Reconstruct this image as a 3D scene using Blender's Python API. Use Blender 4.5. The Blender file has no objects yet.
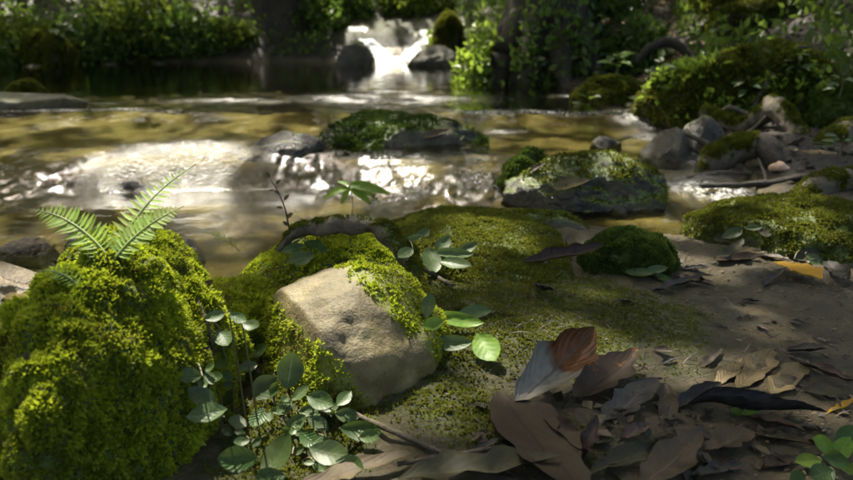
import bpy, math, random
import numpy as np
from mathutils import Vector, Matrix
from mathutils.bvhtree import BVHTree

random.seed(7)
RNG = np.random.default_rng(7)
S = bpy.context.scene
COL = S.collection

# ------------------------------------------------------------------ camera
HC = 0.62                      # lens height above the foreground soil (m)
FPX = 819.0                    # focal length in pixels of the 853x480 photograph
PITCH = math.atan(220 / FPX)
cam = bpy.data.cameras.new('camera')
cam.sensor_width = 36.0
cam.lens = 36.0 * FPX / 853.0
cam.clip_start = 0.02
cam.clip_end = 400
cam.dof.use_dof = True
cam.dof.focus_distance = 1.55
cam.dof.aperture_fstop = 4.6
camo = bpy.data.objects.new('camera', cam)
COL.objects.link(camo)
camo.location = (0, 0, HC)
camo.rotation_euler = (math.pi / 2 - PITCH, 0, 0)
S.camera = camo

# ------------------------------------------------------------------ sky, sun, exposure
SUN_EL, SUN_AZ = math.radians(57), math.radians(-25)     # azimuth from +Y, negative = to the left
SUN = np.array([math.sin(SUN_AZ) * math.cos(SUN_EL), math.cos(SUN_AZ) * math.cos(SUN_EL), math.sin(SUN_EL)])
world = bpy.data.worlds.new('World')
S.world = world
world.use_nodes = True
wn = world.node_tree
sky = wn.nodes.new('ShaderNodeTexSky')
sky.sky_type = 'NISHITA'
sky.sun_disc = False
sky.sun_elevation = SUN_EL
sky.sun_rotation = SUN_AZ
sky.air_density = 1.0
sky.dust_density = 8.0
sky.ozone_density = 0.4
bg = wn.nodes['Background']
bg.inputs['Strength'].default_value = 0.15
wn.links.new(sky.outputs[0], bg.inputs['Color'])
sl = bpy.data.lights.new('sun', 'SUN')
sl.energy = 4.4
sl.angle = math.radians(0.55)
sl.color = (1.0, 0.93, 0.8)
so = bpy.data.objects.new('sun', sl)
COL.objects.link(so)
so.rotation_euler = Vector(SUN).to_track_quat('Z', 'Y').to_euler()
S.view_settings.view_transform = 'Standard'
S.view_settings.look = 'None'
S.view_settings.exposure = 1.75
S.view_settings.gamma = 1.0
S.view_settings.use_curve_mapping = False
S.cycles.use_denoising = True
S.cycles.max_bounces = 8
S.cycles.transparent_max_bounces = 12
S.cycles.sample_clamp_indirect = 4.0
S.cycles.sample_clamp_direct = 0.0


# ------------------------------------------------------------------ numbers: noise, pixels
def _h(ix, iy, iz, seed):
    n = (ix * 374761393 + iy * 668265263 + iz * 1440662683 + seed * 982451653) & 0xffffffff
    n = ((n ^ (n >> 13)) * 1274126177) & 0xffffffff
    n = ((n ^ (n >> 16)) * 2246822519) & 0xffffffff
    return ((n ^ (n >> 15)) & 0xffffff) / float(0xffffff) * 2 - 1


def vnoise(p, seed=0):
    p = np.asarray(p, float)
    i = np.floor(p).astype(np.int64)
    f = p - i
    u = f * f * f * (f * (f * 6 - 15) + 10)
    r = 0
    for a in (0, 1):
        wa = u[:, 0] if a else 1 - u[:, 0]
        for b in (0, 1):
            wb = u[:, 1] if b else 1 - u[:, 1]
            for c in (0, 1):
                wc = u[:, 2] if c else 1 - u[:, 2]
                r = r + wa * wb * wc * _h(i[:, 0] + a, i[:, 1] + b, i[:, 2] + c, seed)
    return r


def fbm(p, octv=4, seed=0, gain=.5):
    p = np.asarray(p, float)
    r, a, t = 0, 1.0, 0
    for k in range(octv):
        r = r + a * vnoise(p * (2.03 ** k) + k * 17.3, seed + k)
        t += a
        a *= gain
    return r / t


def f2(x, y, sc, octv=4, seed=0, gain=.5, sy=None):
    return fbm(np.stack([x * sc, y * (sy or sc), np.zeros_like(x) + seed * 3.7], 1), octv, seed, gain)


def sstep(a, b, x):
    t = np.clip((x - a) / (b - a), 0, 1)
    return t * t * (3 - 2 * t)


CP, SP = math.cos(PITCH), math.sin(PITCH)


def ray(u, v):
    a, b = (u - 426.5) / FPX, (v - 240) / FPX
    return Vector((a, CP - b * SP, -SP - b * CP))


def PZ(u, v, z):
    d = ray(u, v)
    return Vector((0, 0, HC)) + d * ((z - HC) / d.z)


def PY(u, v, y):
    d = ray(u, v)
    return Vector((0, 0, HC)) + d * (y / d.y)


# ------------------------------------------------------------------ mesh and object helpers
def mesh_np(name, V, F, smooth=True, attrs=None, uv=None):
    V = np.asarray(V, np.float32)
    F = np.asarray(F, np.int32)
    k = F.shape[1]
    me = bpy.data.meshes.new(name)
    me.vertices.add(len(V))
    me.vertices.foreach_set('co', V.ravel())
    me.loops.add(F.size)
    me.loops.foreach_set('vertex_index', F.ravel())
    me.polygons.add(len(F))
    me.polygons.foreach_set('loop_start', np.arange(0, F.size, k, dtype=np.int32))
    me.polygons.foreach_set('use_smooth', np.full(len(F), smooth))
    for an, av in (attrs or {}).items():
        at = me.attributes.new(an, 'FLOAT', 'POINT')
        at.data.foreach_set('value', np.asarray(av, np.float32))
    if uv is not None:
        ul = me.uv_layers.new(name='UVMap')
        ul.data.foreach_set('uv', np.asarray(uv, np.float32)[F.ravel()].ravel())
    me.update(calc_edges=True)
    me.validate()
    return me


def link(name, me, mat=None, parent=None, loc=None):
    o = bpy.data.objects.new(name, me)
    COL.objects.link(o)
    if mat is not None and me is not None and not me.materials:
        me.materials.append(mat)
    if parent is not None:
        o.parent = parent
    if loc is not None:
        o.location = loc
    return o


def tag(o, label, cat, group=None, kind=None):
    if label:
        o['label'] = label
    if cat:
        o['category'] = cat
    if group:
        o['group'] = group
    if kind:
        o['kind'] = kind
    return o


def thing(name, label, cat, loc=(0, 0, 0), group=None):
    return tag(link(name, None, loc=loc), label, cat, group)


def grid_faces(ny, nx):
    i = np.arange(ny * nx).reshape(ny, nx)
    return np.stack([i[:-1, :-1], i[:-1, 1:], i[1:, 1:], i[1:, :-1]], -1).reshape(-1, 4)


_ico = {}


def ico(sub):
    if sub not in _ico:
        import bmesh
        bm = bmesh.new()
        bmesh.ops.create_icosphere(bm, subdivisions=sub, radius=1)
        _ico[sub] = (np.array([v.co[:] for v in bm.verts]), np.array([[v.index for v in f.verts] for f in bm.faces]))
        bm.free()
    return _ico[sub]


def vnormals(V, F):
    a, b, c = V[F[:, 0]], V[F[:, 1]], V[F[:, 2]]
    fn = np.cross(b - a, c - a)
    N = np.zeros_like(V)
    for k in range(F.shape[1]):
        np.add.at(N, F[:, k], fn)
    return N / (np.linalg.norm(N, axis=1, keepdims=True) + 1e-12)


# ------------------------------------------------------------------ material helpers
class NT:
    def __init__(self, name):
        self.m = bpy.data.materials.new(name)
        self.m.use_nodes = True
        self.t = self.m.node_tree
        self.t.nodes.clear()
        self.out = self.t.nodes.new('ShaderNodeOutputMaterial')

    def n(self, typ, **kw):
        nd = self.t.nodes.new('ShaderNode' + typ)
        for k, v in kw.items():
            if k.startswith('_'):
                setattr(nd, k[1:], v)
            else:
                self.set(nd, k, v)
        return nd

    def set(self, nd, k, v):
        k = k.replace('__', ' ')
        s = nd.inputs[int(k[1:])] if (k[0] == 'i' and k[1:].isdigit()) else nd.inputs[k]
        if isinstance(v, bpy.types.NodeSocket):
            self.t.links.new(v, s)
        elif isinstance(v, (tuple, list)) and len(v) == 3 and s.type == 'RGBA':
            s.default_value = (*v, 1)
        else:
            s.default_value = v

    def noise(self, vec, scale, detail=4, rough=.6):
        return self.n('TexNoise', Vector=vec, Scale=scale, Detail=detail, Roughness=rough).outputs['Fac']

    def ramp(self, fac, a, b, c0=0., c1=1.):
        r = self.n('MapRange', Value=fac, i1=a, i2=b, i3=c0, i4=c1)
        r.clamp = True
        return r.outputs[0]

    def mix(self, fac, a, b):
        m = self.t.nodes.new('ShaderNodeMix')
        m.data_type = 'RGBA'
        for s, v in ((m.inputs[0], fac), (m.inputs[6], a), (m.inputs[7], b)):
            if isinstance(v, bpy.types.NodeSocket):
                self.t.links.new(v, s)
            elif isinstance(v, (tuple, list)):
                s.default_value = (*v, 1)
            else:
                s.default_value = v
        return m.outputs[2]

    def math(self, op, a, b=0.):
        return self.n('Math', _operation=op, i0=a, i1=b).outputs[0]

    def attr(self, name):
        return self.n('Attribute', _attribute_name=name).outputs['Fac']

    def bump(self, h, strength=.5, dist=.01):
        return self.n('Bump', Height=h, Strength=strength, Distance=dist).outputs[0]

    def pos(self):
        return self.n('NewGeometry').outputs['Position']

    def done(self, sh):
        self.t.links.new(sh, self.out.inputs['Surface'])
        return self.m


def rock_mat(name, c1, c2, c3=None, rough=.75, scale=9, mosscol=(.055, .075, .012), bumpd=.008, crack=1.):
    t = NT(name)
    p = t.n('TexCoord').outputs['Object']
    big = t.ramp(t.noise(p, scale, 6, .65), .35, .65)
    col = t.mix(big, c1, c2)
    speck = t.ramp(t.noise(p, scale * 7, 3, .7), .56, .7)
    col = t.mix(speck, col, c3 or tuple(x * 1.7 for x in c2))
    crk = t.ramp(t.math('ABSOLUTE', t.math('SUBTRACT', t.noise(p, scale * .45, 5, .6), .5)), .0, .012)
    crk = t.ramp(crk, 0, 1, 1 - crack, 1)
    col = t.mix(crk, tuple(x * .35 for x in c1), col)
    pat = t.ramp(t.noise(p, scale * .9, 5, .7), .52, .62)
    col = t.mix(t.math('MULTIPLY', pat, .55), col, tuple(x * 1.5 for x in c2))
    mn = t.noise(p, scale * 9, 3, .7)
    mk = t.ramp(t.math('ADD', t.attr('moss'), t.math('MULTIPLY', t.math('SUBTRACT', mn, .5), .7)), .3, .6)
    mc = t.mix(t.noise(p, scale * 4, 3), mosscol, tuple(x * 2.2 for x in mosscol))
    col = t.mix(mk, col, mc)
    h = t.math('ADD', t.math('MULTIPLY', t.noise(p, scale * 2.5, 8, .7), 1.), t.math('ADD', t.math('MULTIPLY', t.noise(p, scale * 14, 4, .7), .4), t.math('MULTIPLY', crk, .25)))
    b = t.n('BsdfPrincipled', Base__Color=col, Roughness=t.ramp(big, 0, 1, rough, rough - .15), Normal=t.bump(h, .8, bumpd))
    return t.done(b.outputs[0])


def foliage_mat(name, dark, light, trans=.4, rough=.5, spec=.35, hue=None, dead=None, dscale=9., dlvl=.56):
    t = NT(name)
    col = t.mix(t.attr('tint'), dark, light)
    if dead:
        col = t.mix(t.ramp(t.noise(t.pos(), dscale, 5, .7), dlvl, dlvl + .1), col, t.mix(t.attr('tint'), tuple(x * .35 for x in dead), dead))
    b = t.n('BsdfPrincipled', Base__Color=col, Roughness=rough)
    b.inputs['Specular IOR Level'].default_value = spec
    tr = t.n('BsdfTranslucent', Color=t.mix(.5, col, hue or tuple(min(1, x * 1.6) for x in light)))
    m = t.n('MixShader', i0=trans, i1=b.outputs[0], i2=tr.outputs[0])
    return t.done(m.outputs[0])


def leaf_mat(name, c1, c2, vein, rough=.5, trans=.0, ribs=9, ribd=.002, spot=None, half=None, spotlvl=.55, spec=.18):
    """leaf blade with midrib and side veins from UV; spot = blotch colour, half = (colour, split) beyond v = split"""
    t = NT(name)
    uv = t.n('TexCoord').outputs['UV']
    ob = t.n('TexCoord').outputs['Object']
    sep = t.n('SeparateXYZ', Vector=uv)
    U, V = sep.outputs[0], sep.outputs[1]
    rnd = t.n('ObjectInfo').outputs['Random']
    off = t.n('VectorMath', _operation='ADD', i0=ob, i1=t.n('CombineXYZ', X=t.math('MULTIPLY', rnd, 37.)).outputs[0]).outputs[0]
    nz = t.noise(off, 3.2, 6, .65)
    col = t.mix(t.ramp(nz, .3, .7), c1, c2)
    ax = t.math('ABSOLUTE', t.math('SUBTRACT', U, .5))
    ph = t.math('FRACT', t.math('SUBTRACT', t.math('MULTIPLY', V, float(ribs)), t.math('MULTIPLY', ax, ribs * .55)))
    side = t.math('ABSOLUTE', t.math('SUBTRACT', ph, .5))
    sv = t.ramp(side, .0, .07, 1., 0.)
    mid = t.ramp(ax, .012, .03, 1., 0.)
    vm = t.math('MAXIMUM', t.math('MULTIPLY', sv, .25), t.math('MULTIPLY', mid, 1.6))
    if half:
        col = t.mix(t.ramp(t.math('ADD', V, t.math('MULTIPLY', t.math('SUBTRACT', nz, .5), .15)), half[1] - .02, half[1] + .03), col,
                    t.mix(t.ramp(t.noise(off, 5., 5), .35, .65), half[0], tuple(x * .35 for x in half[0])))
    col = t.mix(t.math('MULTIPLY', vm, .45), col, vein)
    if spot:
        col = t.mix(t.ramp(t.noise(off, 6.5, 5, .7), spotlvl, spotlvl + .08), col, spot)
    col = t.mix(t.math('MULTIPLY', t.ramp(t.noise(off, 16., 4, .7), .5, .7), .5), col, tuple(x * .45 for x in c1))
    hsv = t.n('HueSaturation', Color=col, Value=t.ramp(rnd, 0, 1, .72, 1.25), Hue=t.ramp(rnd, 0, 1, .492, .508))
    col = hsv.outputs[0]
    hgt = t.math('ADD', t.math('MULTIPLY', t.math('COSINE', t.math('MULTIPLY', ph, 6.2832)), -.5), t.math('MULTIPLY', t.noise(off, 40., 3), .5))
    hgt = t.math('ADD', hgt, t.math('MULTIPLY', mid, -.8))
    b = t.n('BsdfPrincipled', Base__Color=col, Roughness=rough, Normal=t.bump(hgt, .5, ribd * .35))
    b.inputs['Specular IOR Level'].default_value = spec
    sh = b.outputs[0]
    if trans:
        tr = t.n('BsdfTranslucent', Color=t.mix(.4, col, (.35, .5, .05)))
        sh = t.n('MixShader', i0=trans, i1=sh, i2=tr.outputs[0]).outputs[0]
    return t.done(sh)


def bark_mat(name, c1, c2, mosscol=(.06, .085, .012), scale=14):
    t = NT(name)
    p = t.n('TexCoord').outputs['Object']
    st = t.n('Mapping', Vector=p, Scale=(1, 1, .35)).outputs[0]
    n1 = t.noise(p, scale, 7, .7)
    col = t.mix(t.ramp(n1, .35, .65), c1, c2)
    mk = t.ramp(t.math('ADD', t.attr('moss'), t.math('MULTIPLY', t.math('SUBTRACT', t.noise(p, scale * 2.2, 4, .7), .5), .9)), .35, .6)
    col = t.mix(mk, col, t.mix(t.noise(p, scale * 6, 2), mosscol, tuple(x * 2.2 for x in mosscol)))
    h = t.math('ADD', t.noise(st, scale * 4, 6, .75), t.math('MULTIPLY', t.noise(p, scale * 10, 3), .4))
    b = t.n('BsdfPrincipled', Base__Color=col, Roughness=.8, Normal=t.bump(h, .9, .012))
    return t.done(b.outputs[0])


# ------------------------------------------------------------------ terrain functions
POLY = np.array([(-.62, 1.72), (-1.1, 1.58), (-2.5, 1.3), (-7, 1.0), (-7, 8.6), (-5, 8.9), (-3.2, 9.3), (-1.8, 9.5), (-1, 9.6), (.1, 9.6), (.33, 9.0),
                 (.6, 7.6), (.95, 6.2), (1.2, 5.0), (1.34, 4.2), (1.32, 3.5), (1.18, 2.95), (1.1, 2.6), (.88, 2.3), (.6, 2.4), (.3, 2.58), (.1, 2.66),
                 (-.1, 2.5), (-.24, 2.3), (-.42, 1.98)])


def sdist(x, y):
    """signed distance to the stream's outline, positive on land"""
    d = np.full(len(x), 1e9)
    ins = np.zeros(len(x), bool)
    n = len(POLY)
    for k in range(n):
        ax, ay = POLY[k]
        bx, by = POLY[(k + 1) % n]
        dx, dy = bx - ax, by - ay
        t = np.clip(((x - ax) * dx + (y - ay) * dy) / (dx * dx + dy * dy), 0, 1)
        d = np.minimum(d, np.hypot(x - ax - t * dx, y - ay - t * dy))
        c = ((ay > y) != (by > y)) & (x < (bx - ax) * (y - ay) / (by - ay + 1e-12) + ax)
        ins ^= c
    return np.where(ins, -d, d)


def ledges(x, y):
    wob = .07 * f2(x, y, 2.2, 3, 5)
    yb = np.interp(x, [-7, -2.2, -1.55, -1.25, -.9, -.5, -.2, .1, .4, .8, 1.2], [2.2, 2.2, 2.5, 2.95, 3.0, 3.05, 2.85, 2.5, 2.32, 2.2, 2.2]) + wob * .6
    yt = np.interp(x, [-7, -2.2, -1.5, -1.2, -.9, -.5, -.2, .1, .4, .8, 1.2], [3.5, 3.5, 3.4, 3.24, 3.27, 3.3, 3.25, 3.2, 3.15, 3.3, 3.4]) + wob * .6 + .05 * f2(x, y * 0, 6, 2, 15)
    t = np.clip((y - yb) / (yt - yb), 0, 1)
    steep = sstep(-1.7, -1.2, x) * (1 - sstep(-.3, 0, x))
    prof = steep * (.45 * (1 - (1 - t) ** 1.5) + .55 * t * t * (3 - 2 * t)) + (1 - steep) * (t * t * (3 - 2 * t))
    l1 = 4.42 + .22 * f2(x, y * 0, 1.9, 4, 9) + .05 * f2(x, y, 9, 2, 4)
    return prof, l1, t


def WAT(x, y):
    prof, l1, t = ledges(x, y)
    return .118 * prof + .036 * sstep(l1 - .05 - .9 * sstep(-.15, .5, f2(x, y * 0, 1.5, 3, 12)), l1 + .03, y) - .04 * sstep(2.4, 1.7, y)


def HGT(x, y):
    d = sdist(x, y)
    prof, l1, t = ledges(x, y)
    w = WAT(x, y)
    depth = .02 + .035 * sstep(0, .25, -d) + .3 * sstep(l1 + .1, l1 + 1.2, y)
    fl = np.exp(-((t - .45) / .4) ** 2) * sstep(0, .1, -d)
    l1f = np.exp(-((y - l1) / .1) ** 2)
    depth = depth * (1 - .72 * np.maximum(fl, l1f * .9)) + .012 * f2(x, y, 7, 4, 21) * (1 - .3 * fl) + .006 * f2(x, y, 24, 3, 22)
    bed = w - np.maximum(depth, .0)
    # land
    front = 1 - sstep(2.3, 3.1, y)
    rise = .035 * sstep(0, .18, d) * front + .05 * sstep(0, .15, d) * (1 - front)
    slope = np.where(y > 8, .5, 0) * sstep(8.3, 9.6, y) * (x < 4)
    right = .26 * sstep(.8, 1.3, x) * sstep(2.2, 3.6, y) + .18 * sstep(1.6, 3, x)
    left = .3 * sstep(-5.5, -7, x)
    k = np.maximum(np.maximum(slope, right), left)
    dd = np.minimum(d, 12)
    dd = np.where(y > 8, dd * sstep(0, .5, d), np.maximum(dd - .4, 0) + .08 * sstep(0, .5, d))
    land = w + rise + k * dd + (.02 + .09 * k * 3) * f2(x, y, 1.7, 5, 31) * sstep(.02, .4, d) \
        + .012 * f2(x, y, 11, 4, 33) * sstep(.0, .1, d) + .007 * f2(x, y, 34, 3, 34) * sstep(.0, .1, d) + .25 * k * sstep(1, 4, d) * f2(x, y, .5, 3, 35)
    z = np.where(d > 0, land, bed)
    # low swell of the mossy shelf between the front boulders and the soil flat
    q = ((x - .12) / .34) ** 2 + ((y - 1.62) / .33) ** 2
    z = z + .055 * np.exp(-q * 1.1) * (d > 0)
    q2 = ((x + .28) / .22) ** 2 + ((y - 1.52) / .2) ** 2
    z = z + .05 * np.exp(-q2) * (d > 0)
    # the soil drops slightly in the dark hollow under the creeping plant
    q3 = ((x + .19) / .09) ** 2 + ((y - 1.12) / .13) ** 2
    z = z - .03 * np.exp(-q3)
    return z


def H1(x, y):
    return float(HGT(np.array([x], float), np.array([y], float))[0])


def graded(segs):
    out = [segs[0][0]]
    for a, b, st in segs:
        n = max(1, int(round((b - a) / st)))
        out += list(np.linspace(a, b, n + 1)[1:])
    return np.array(out)


# ------------------------------------------------------------------ the setting: ground and water
def ground_material():
    t = NT('earth')
    p = t.pos()
    bed, lit = t.attr('bed'), t.attr('litter')
    mud = t.mix(t.ramp(t.noise(p, 6, 6, .65), .35, .65), (.058, .044, .017), (.112, .085, .036))
    mud = t.mix(t.ramp(t.noise(p, 55, 4, .75), .55, .68), mud, (.045, .034, .022))
    mud = t.mix(t.ramp(t.noise(p, 30, 4, .75), .6, .72), mud, (.18, .14, .062))
    mud = t.mix(t.ramp(t.noise(p, 4.2, 6, .7), .5, .62), mud, (.05, .044, .018))
    trav = t.mix(t.ramp(t.noise(p, 5, 6, .7), .35, .65), (.12, .1, .034), (.23, .195, .078))
    trav = t.mix(t.ramp(t.noise(p, 17, 5, .75), .54, .7), trav, (.08, .06, .03))
    lf = t.mix(t.ramp(t.noise(p, 14, 6, .75), .4, .62), (.011, .009, .0045), (.038, .03, .015))
    col = t.mix(lit, mud, lf)
    trav = t.mix(t.attr('depth_shade'), trav, (.035, .03, .014))  # deep bed painted darker in place of light absorbed by the water
    col = t.mix(bed, col, trav)
    mk = t.ramp(t.math('ADD', t.attr('moss'), t.math('MULTIPLY', t.math('SUBTRACT', t.noise(p, 45, 4, .7), .5), .9)), .3, .62)
    col = t.mix(mk, col, t.mix(t.ramp(t.noise(p, 60, 3, .7), .35, .7), (.026, .03, .006), (.085, .098, .013)))
    h = t.math('ADD', t.noise(p, 28, 8, .8), t.math('MULTIPLY', t.noise(p, 130, 4, .75), .6))
    b = t.n('BsdfPrincipled', Base__Color=col, Roughness=t.ramp(t.noise(p, 9, 4), .3, .7, .3, .75), Normal=t.bump(h, 1., .02))
    return t.done(b.outputs[0])


def moss_field(x, y):
    """how mossy the open ground is"""
    m = 1.05 * np.exp(-(((x - .16) / .4) ** 2 + ((y - 1.62) / .4) ** 2) ** 1.3)
    m = np.maximum(m, 1.1 * np.exp(-(((x + .22) / .3) ** 2 + ((y - 1.5) / .28) ** 2) ** 1.5))
    m = np.maximum(m, .9 * np.exp(-(((x - .06) / .16) ** 2 + ((y - 1.2) / .14) ** 2)))
    m = np.maximum(m, .75 * np.exp(-(((x - .22) / .1) ** 2 + ((y - 1.12) / .08) ** 2)))
    m = np.maximum(m, .8 * np.exp(-(((x - .2) / .25) ** 2 + ((y - 2.1) / .3) ** 2) ** 1.5))
    m = np.maximum(m, 1.1 * np.exp(-(((x + .2) / .14) ** 2 + ((y - 1.18) / .2) ** 2) ** 1.5))
    m = m + .38 * f2(x, y, 7, 4, 51) + .2 * f2(x, y, 26, 3, 52)
    far = sstep(.05, .5, sdist(x, y)) * sstep(3, 4, y) * (.45 + .7 * f2(x, y, 1.1, 4, 55))
    return np.clip(np.maximum(m, far), 0, 1)


gx = graded([(-22, -8, 1.2), (-8, -2.2, .12), (-2.2, -1.3, .035), (-1.3, 1.3, .0115), (1.3, 2.4, .03), (2.4, 8, .15), (8, 22, 1.2)])
gy = graded([(-6, .6, .4), (.6, .95, .03), (.95, 2.7, .0115), (2.7, 5, .03), (5, 10.5, .1), (10.5, 30, .5)])
GX, GY = np.meshgrid(gx, gy)
x, y = GX.ravel(), GY.ravel()
gz = HGT(x, y)
sd = sdist(x, y)
bedm = sstep(.03, -.02, sd)
litm = sstep(.0, .15, sd) * sstep(2.35, 2.8, y)
V = np.stack([x, y, gz], 1)
gme = mesh_np('ground', V, grid_faces(len(gy), len(gx)), attrs={'bed': bedm, 'depth_shade': sstep(.12, .28, WAT(x, y) - gz) * bedm, 'litter': litm, 'moss': moss_field(x, y) * (sd > .0)})
ground = tag(link('ground', gme, ground_material()), 'damp brown earth, stream bed and banks', None, kind='structure')

SOLID = []


def add_solid(o):
    me = o.data
    M = np.array(o.matrix_world if o.parent is None else o.parent.matrix_basis @ o.matrix_basis)
    n = len(me.vertices)
    co = np.empty(n * 3, np.float32)
    me.vertices.foreach_get('co', co)
    co = co.reshape(-1, 3) @ M[:3, :3].T + M[:3, 3]
    SOLID.append(BVHTree.FromPolygons([tuple(c) for c in co.tolist()], [tuple(p.vertices) for p in me.polygons]))


add_solid(ground)


def hit(u, v):
    d = ray(u, v).normalized()
    o = Vector((0, 0, HC))
    best = None
    for b in SOLID:
        r = b.ray_cast(o, d, 60)
        if r[0] is not None and (best is None or r[3] < best[2]):
            best = (r[0], r[1], r[3])
    if best is None:
        return PY(u, v, 12), Vector((0, 0, 1))
    n = best[1]
    if n.dot(d) > 0:
        n = -n
    return best[0], n


def drop(x, y, z=3.):
    """surface height under a point"""
    best = -1e9
    for b in SOLID:
        r = b.ray_cast(Vector((x, y, z)), Vector((0, 0, -1)), 20)
        if r[0] is not None:
            best = max(best, r[0].z)
    return best


# rough-water patches: (u, v, water level, half length x, half length y, strength)
RIFF = [(335, 195, .02, .28, .2, .8), (400, 180, .03, .22, .16, .9), (475, 190, .02, .12, .22, 1.2), (415, 200, .0, .2, .1, .9), (690, 165, .06, .16, .22, 1.2), (640, 125, .1, .14, .4, 1.0), (655, 150, .07, .1, .25, 1.0),
        (705, 198, .02, .2, .16, 1.2), (190, 165, .05, .3, .24, .9), (590, 105, .1, .3, .12, .9), (245, 225, -.01, .14, .25, .4), (385, 108, .1, .55, .32, 1.1), (240, 110, .1, .5, .16, .7),
        (470, 148, .08, .14, .1, .7), (500, 140, .08, .1, .12, .7), (730, 190, .02, .1, .1, .7), (90, 112, .105, .25, .06, .4)]


def riff(x, y):
    r = np.zeros_like(x)
    for u, v, z, rx, ry, s in RIFF:
        c = PZ(u, v, z)
        r = np.maximum(r, s * np.exp(-((x - c.x) / rx) ** 2 - ((y - c.y) / ry) ** 2))
    return r


def water_material():
    t = NT('stream_water')
    p = t.pos()
    st = t.n('Mapping', Vector=p, Scale=(1., 1.7, 1.)).outputs[0]
    rf = t.attr('riffle')
    h = t.math('ADD', t.math('MULTIPLY', t.noise(st, 8, 3, .5), .12), t.math('MULTIPLY', t.math('MULTIPLY', t.noise(p, 60, 4, .65), t.math('ADD', rf, .012)), 1.1))
    nb = t.bump(h, .6, .02)
    gl = t.n('BsdfGlossy', Color=(1, 1, 1), Roughness=t.ramp(rf, 0, .8, .03, .28), Normal=nb)
    tr = t.n('BsdfTransparent', Color=(.84, .81, .57))
    fr = t.n('Fresnel', IOR=1.33, Normal=nb).outputs[0]
    sh = t.n('MixShader', i0=fr, i1=tr.outputs[0], i2=gl.outputs[0]).outputs[0]
    fm = t.math('MULTIPLY', t.attr('foam'), t.ramp(t.noise(t.n('Mapping', Vector=p, Scale=(1.6, 1., 1.)).outputs[0], 52, 5, .75), .5, .6))
    fo = t.n('BsdfPrincipled', Base__Color=(.8, .79, .74), Roughness=.25)
    return t.done(t.n('MixShader', i0=fm, i1=sh, i2=fo.outputs[0]).outputs[0])


wx = graded([(-7, -2.4, .08), (-2.4, -1.6, .025), (-1.6, 1.35, .0115)])
wy = graded([(1.0, 1.6, .05), (1.6, 3.7, .0125), (3.7, 4.7, .018), (4.7, 9.9, .05)])
GX, GY = np.meshgrid(wx, wy)
x, y = GX.ravel(), GY.ravel()
rf = riff(x, y)
w = WAT(x, y)
_, l1, tt = ledges(x, y)
amp = .0012 + .014 * np.clip(rf, 0, 1) * sstep(8, 5, y)
wz = w + amp * (f2(x, y, 16, 3, 61, sy=11) + .5 * f2(x, y, 34, 2, 62)) + .0012 * f2(x, y, 5, 2, 63, sy=8)
# bumpy travertine under the sheet of water on the lower ledge
stp = np.exp(-((tt - .45) / .4) ** 2) * sstep(0, .08, tt) * (1 - sstep(.9, 1, tt))
wz += (.015 * f2(x, y, 13, 3, 65, sy=8) + .011 * f2(x, y, 27, 2, 68, sy=14)) * stp * sstep(2.2, 2.6, y)
wz += .026 * np.clip(rf, 0, 1) * sstep(3.7, 4.1, y) * (f2(x, y, 5, 2, 69, sy=11) + .35 * f2(x, y, 17, 2, 70, sy=20)) * sstep(-2.2, -1.4, x)
foam = np.clip(.9 * rf * (1 - .75 * stp * (x < -.3)) - .38 + .5 * f2(x, y, 6, 3, 66), 0, .85)
foam = np.maximum(foam, .6 * np.exp(-((y - l1 + .03) / .05) ** 2) * np.clip(.5 + 1.3 * f2(x, y * 0, 2.3, 3, 67), 0, 1))
V = np.stack([x, y, wz], 1)
F = grid_faces(len(wy), len(wx))
keep = (V[F, 2] > HGT(V[:, 0], V[:, 1])[F] - .015).any(1) & (sdist(x, y)[F] < .2).any(1)
wme = mesh_np('stream', V, F[keep], attrs={'riffle': np.clip(rf * np.where(y < 3.6, np.where((x > -.4) & (x < .45), .3, 1), 1) + stp * .8 * sstep(-1.45, -1.1, x) * (1 - sstep(-.8, -.5, x)), 0, 1), 'foam': foam})
water = tag(link('stream_water', wme, water_material()), 'shallow golden stream stepping down low ledges', None, kind='structure')


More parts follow.
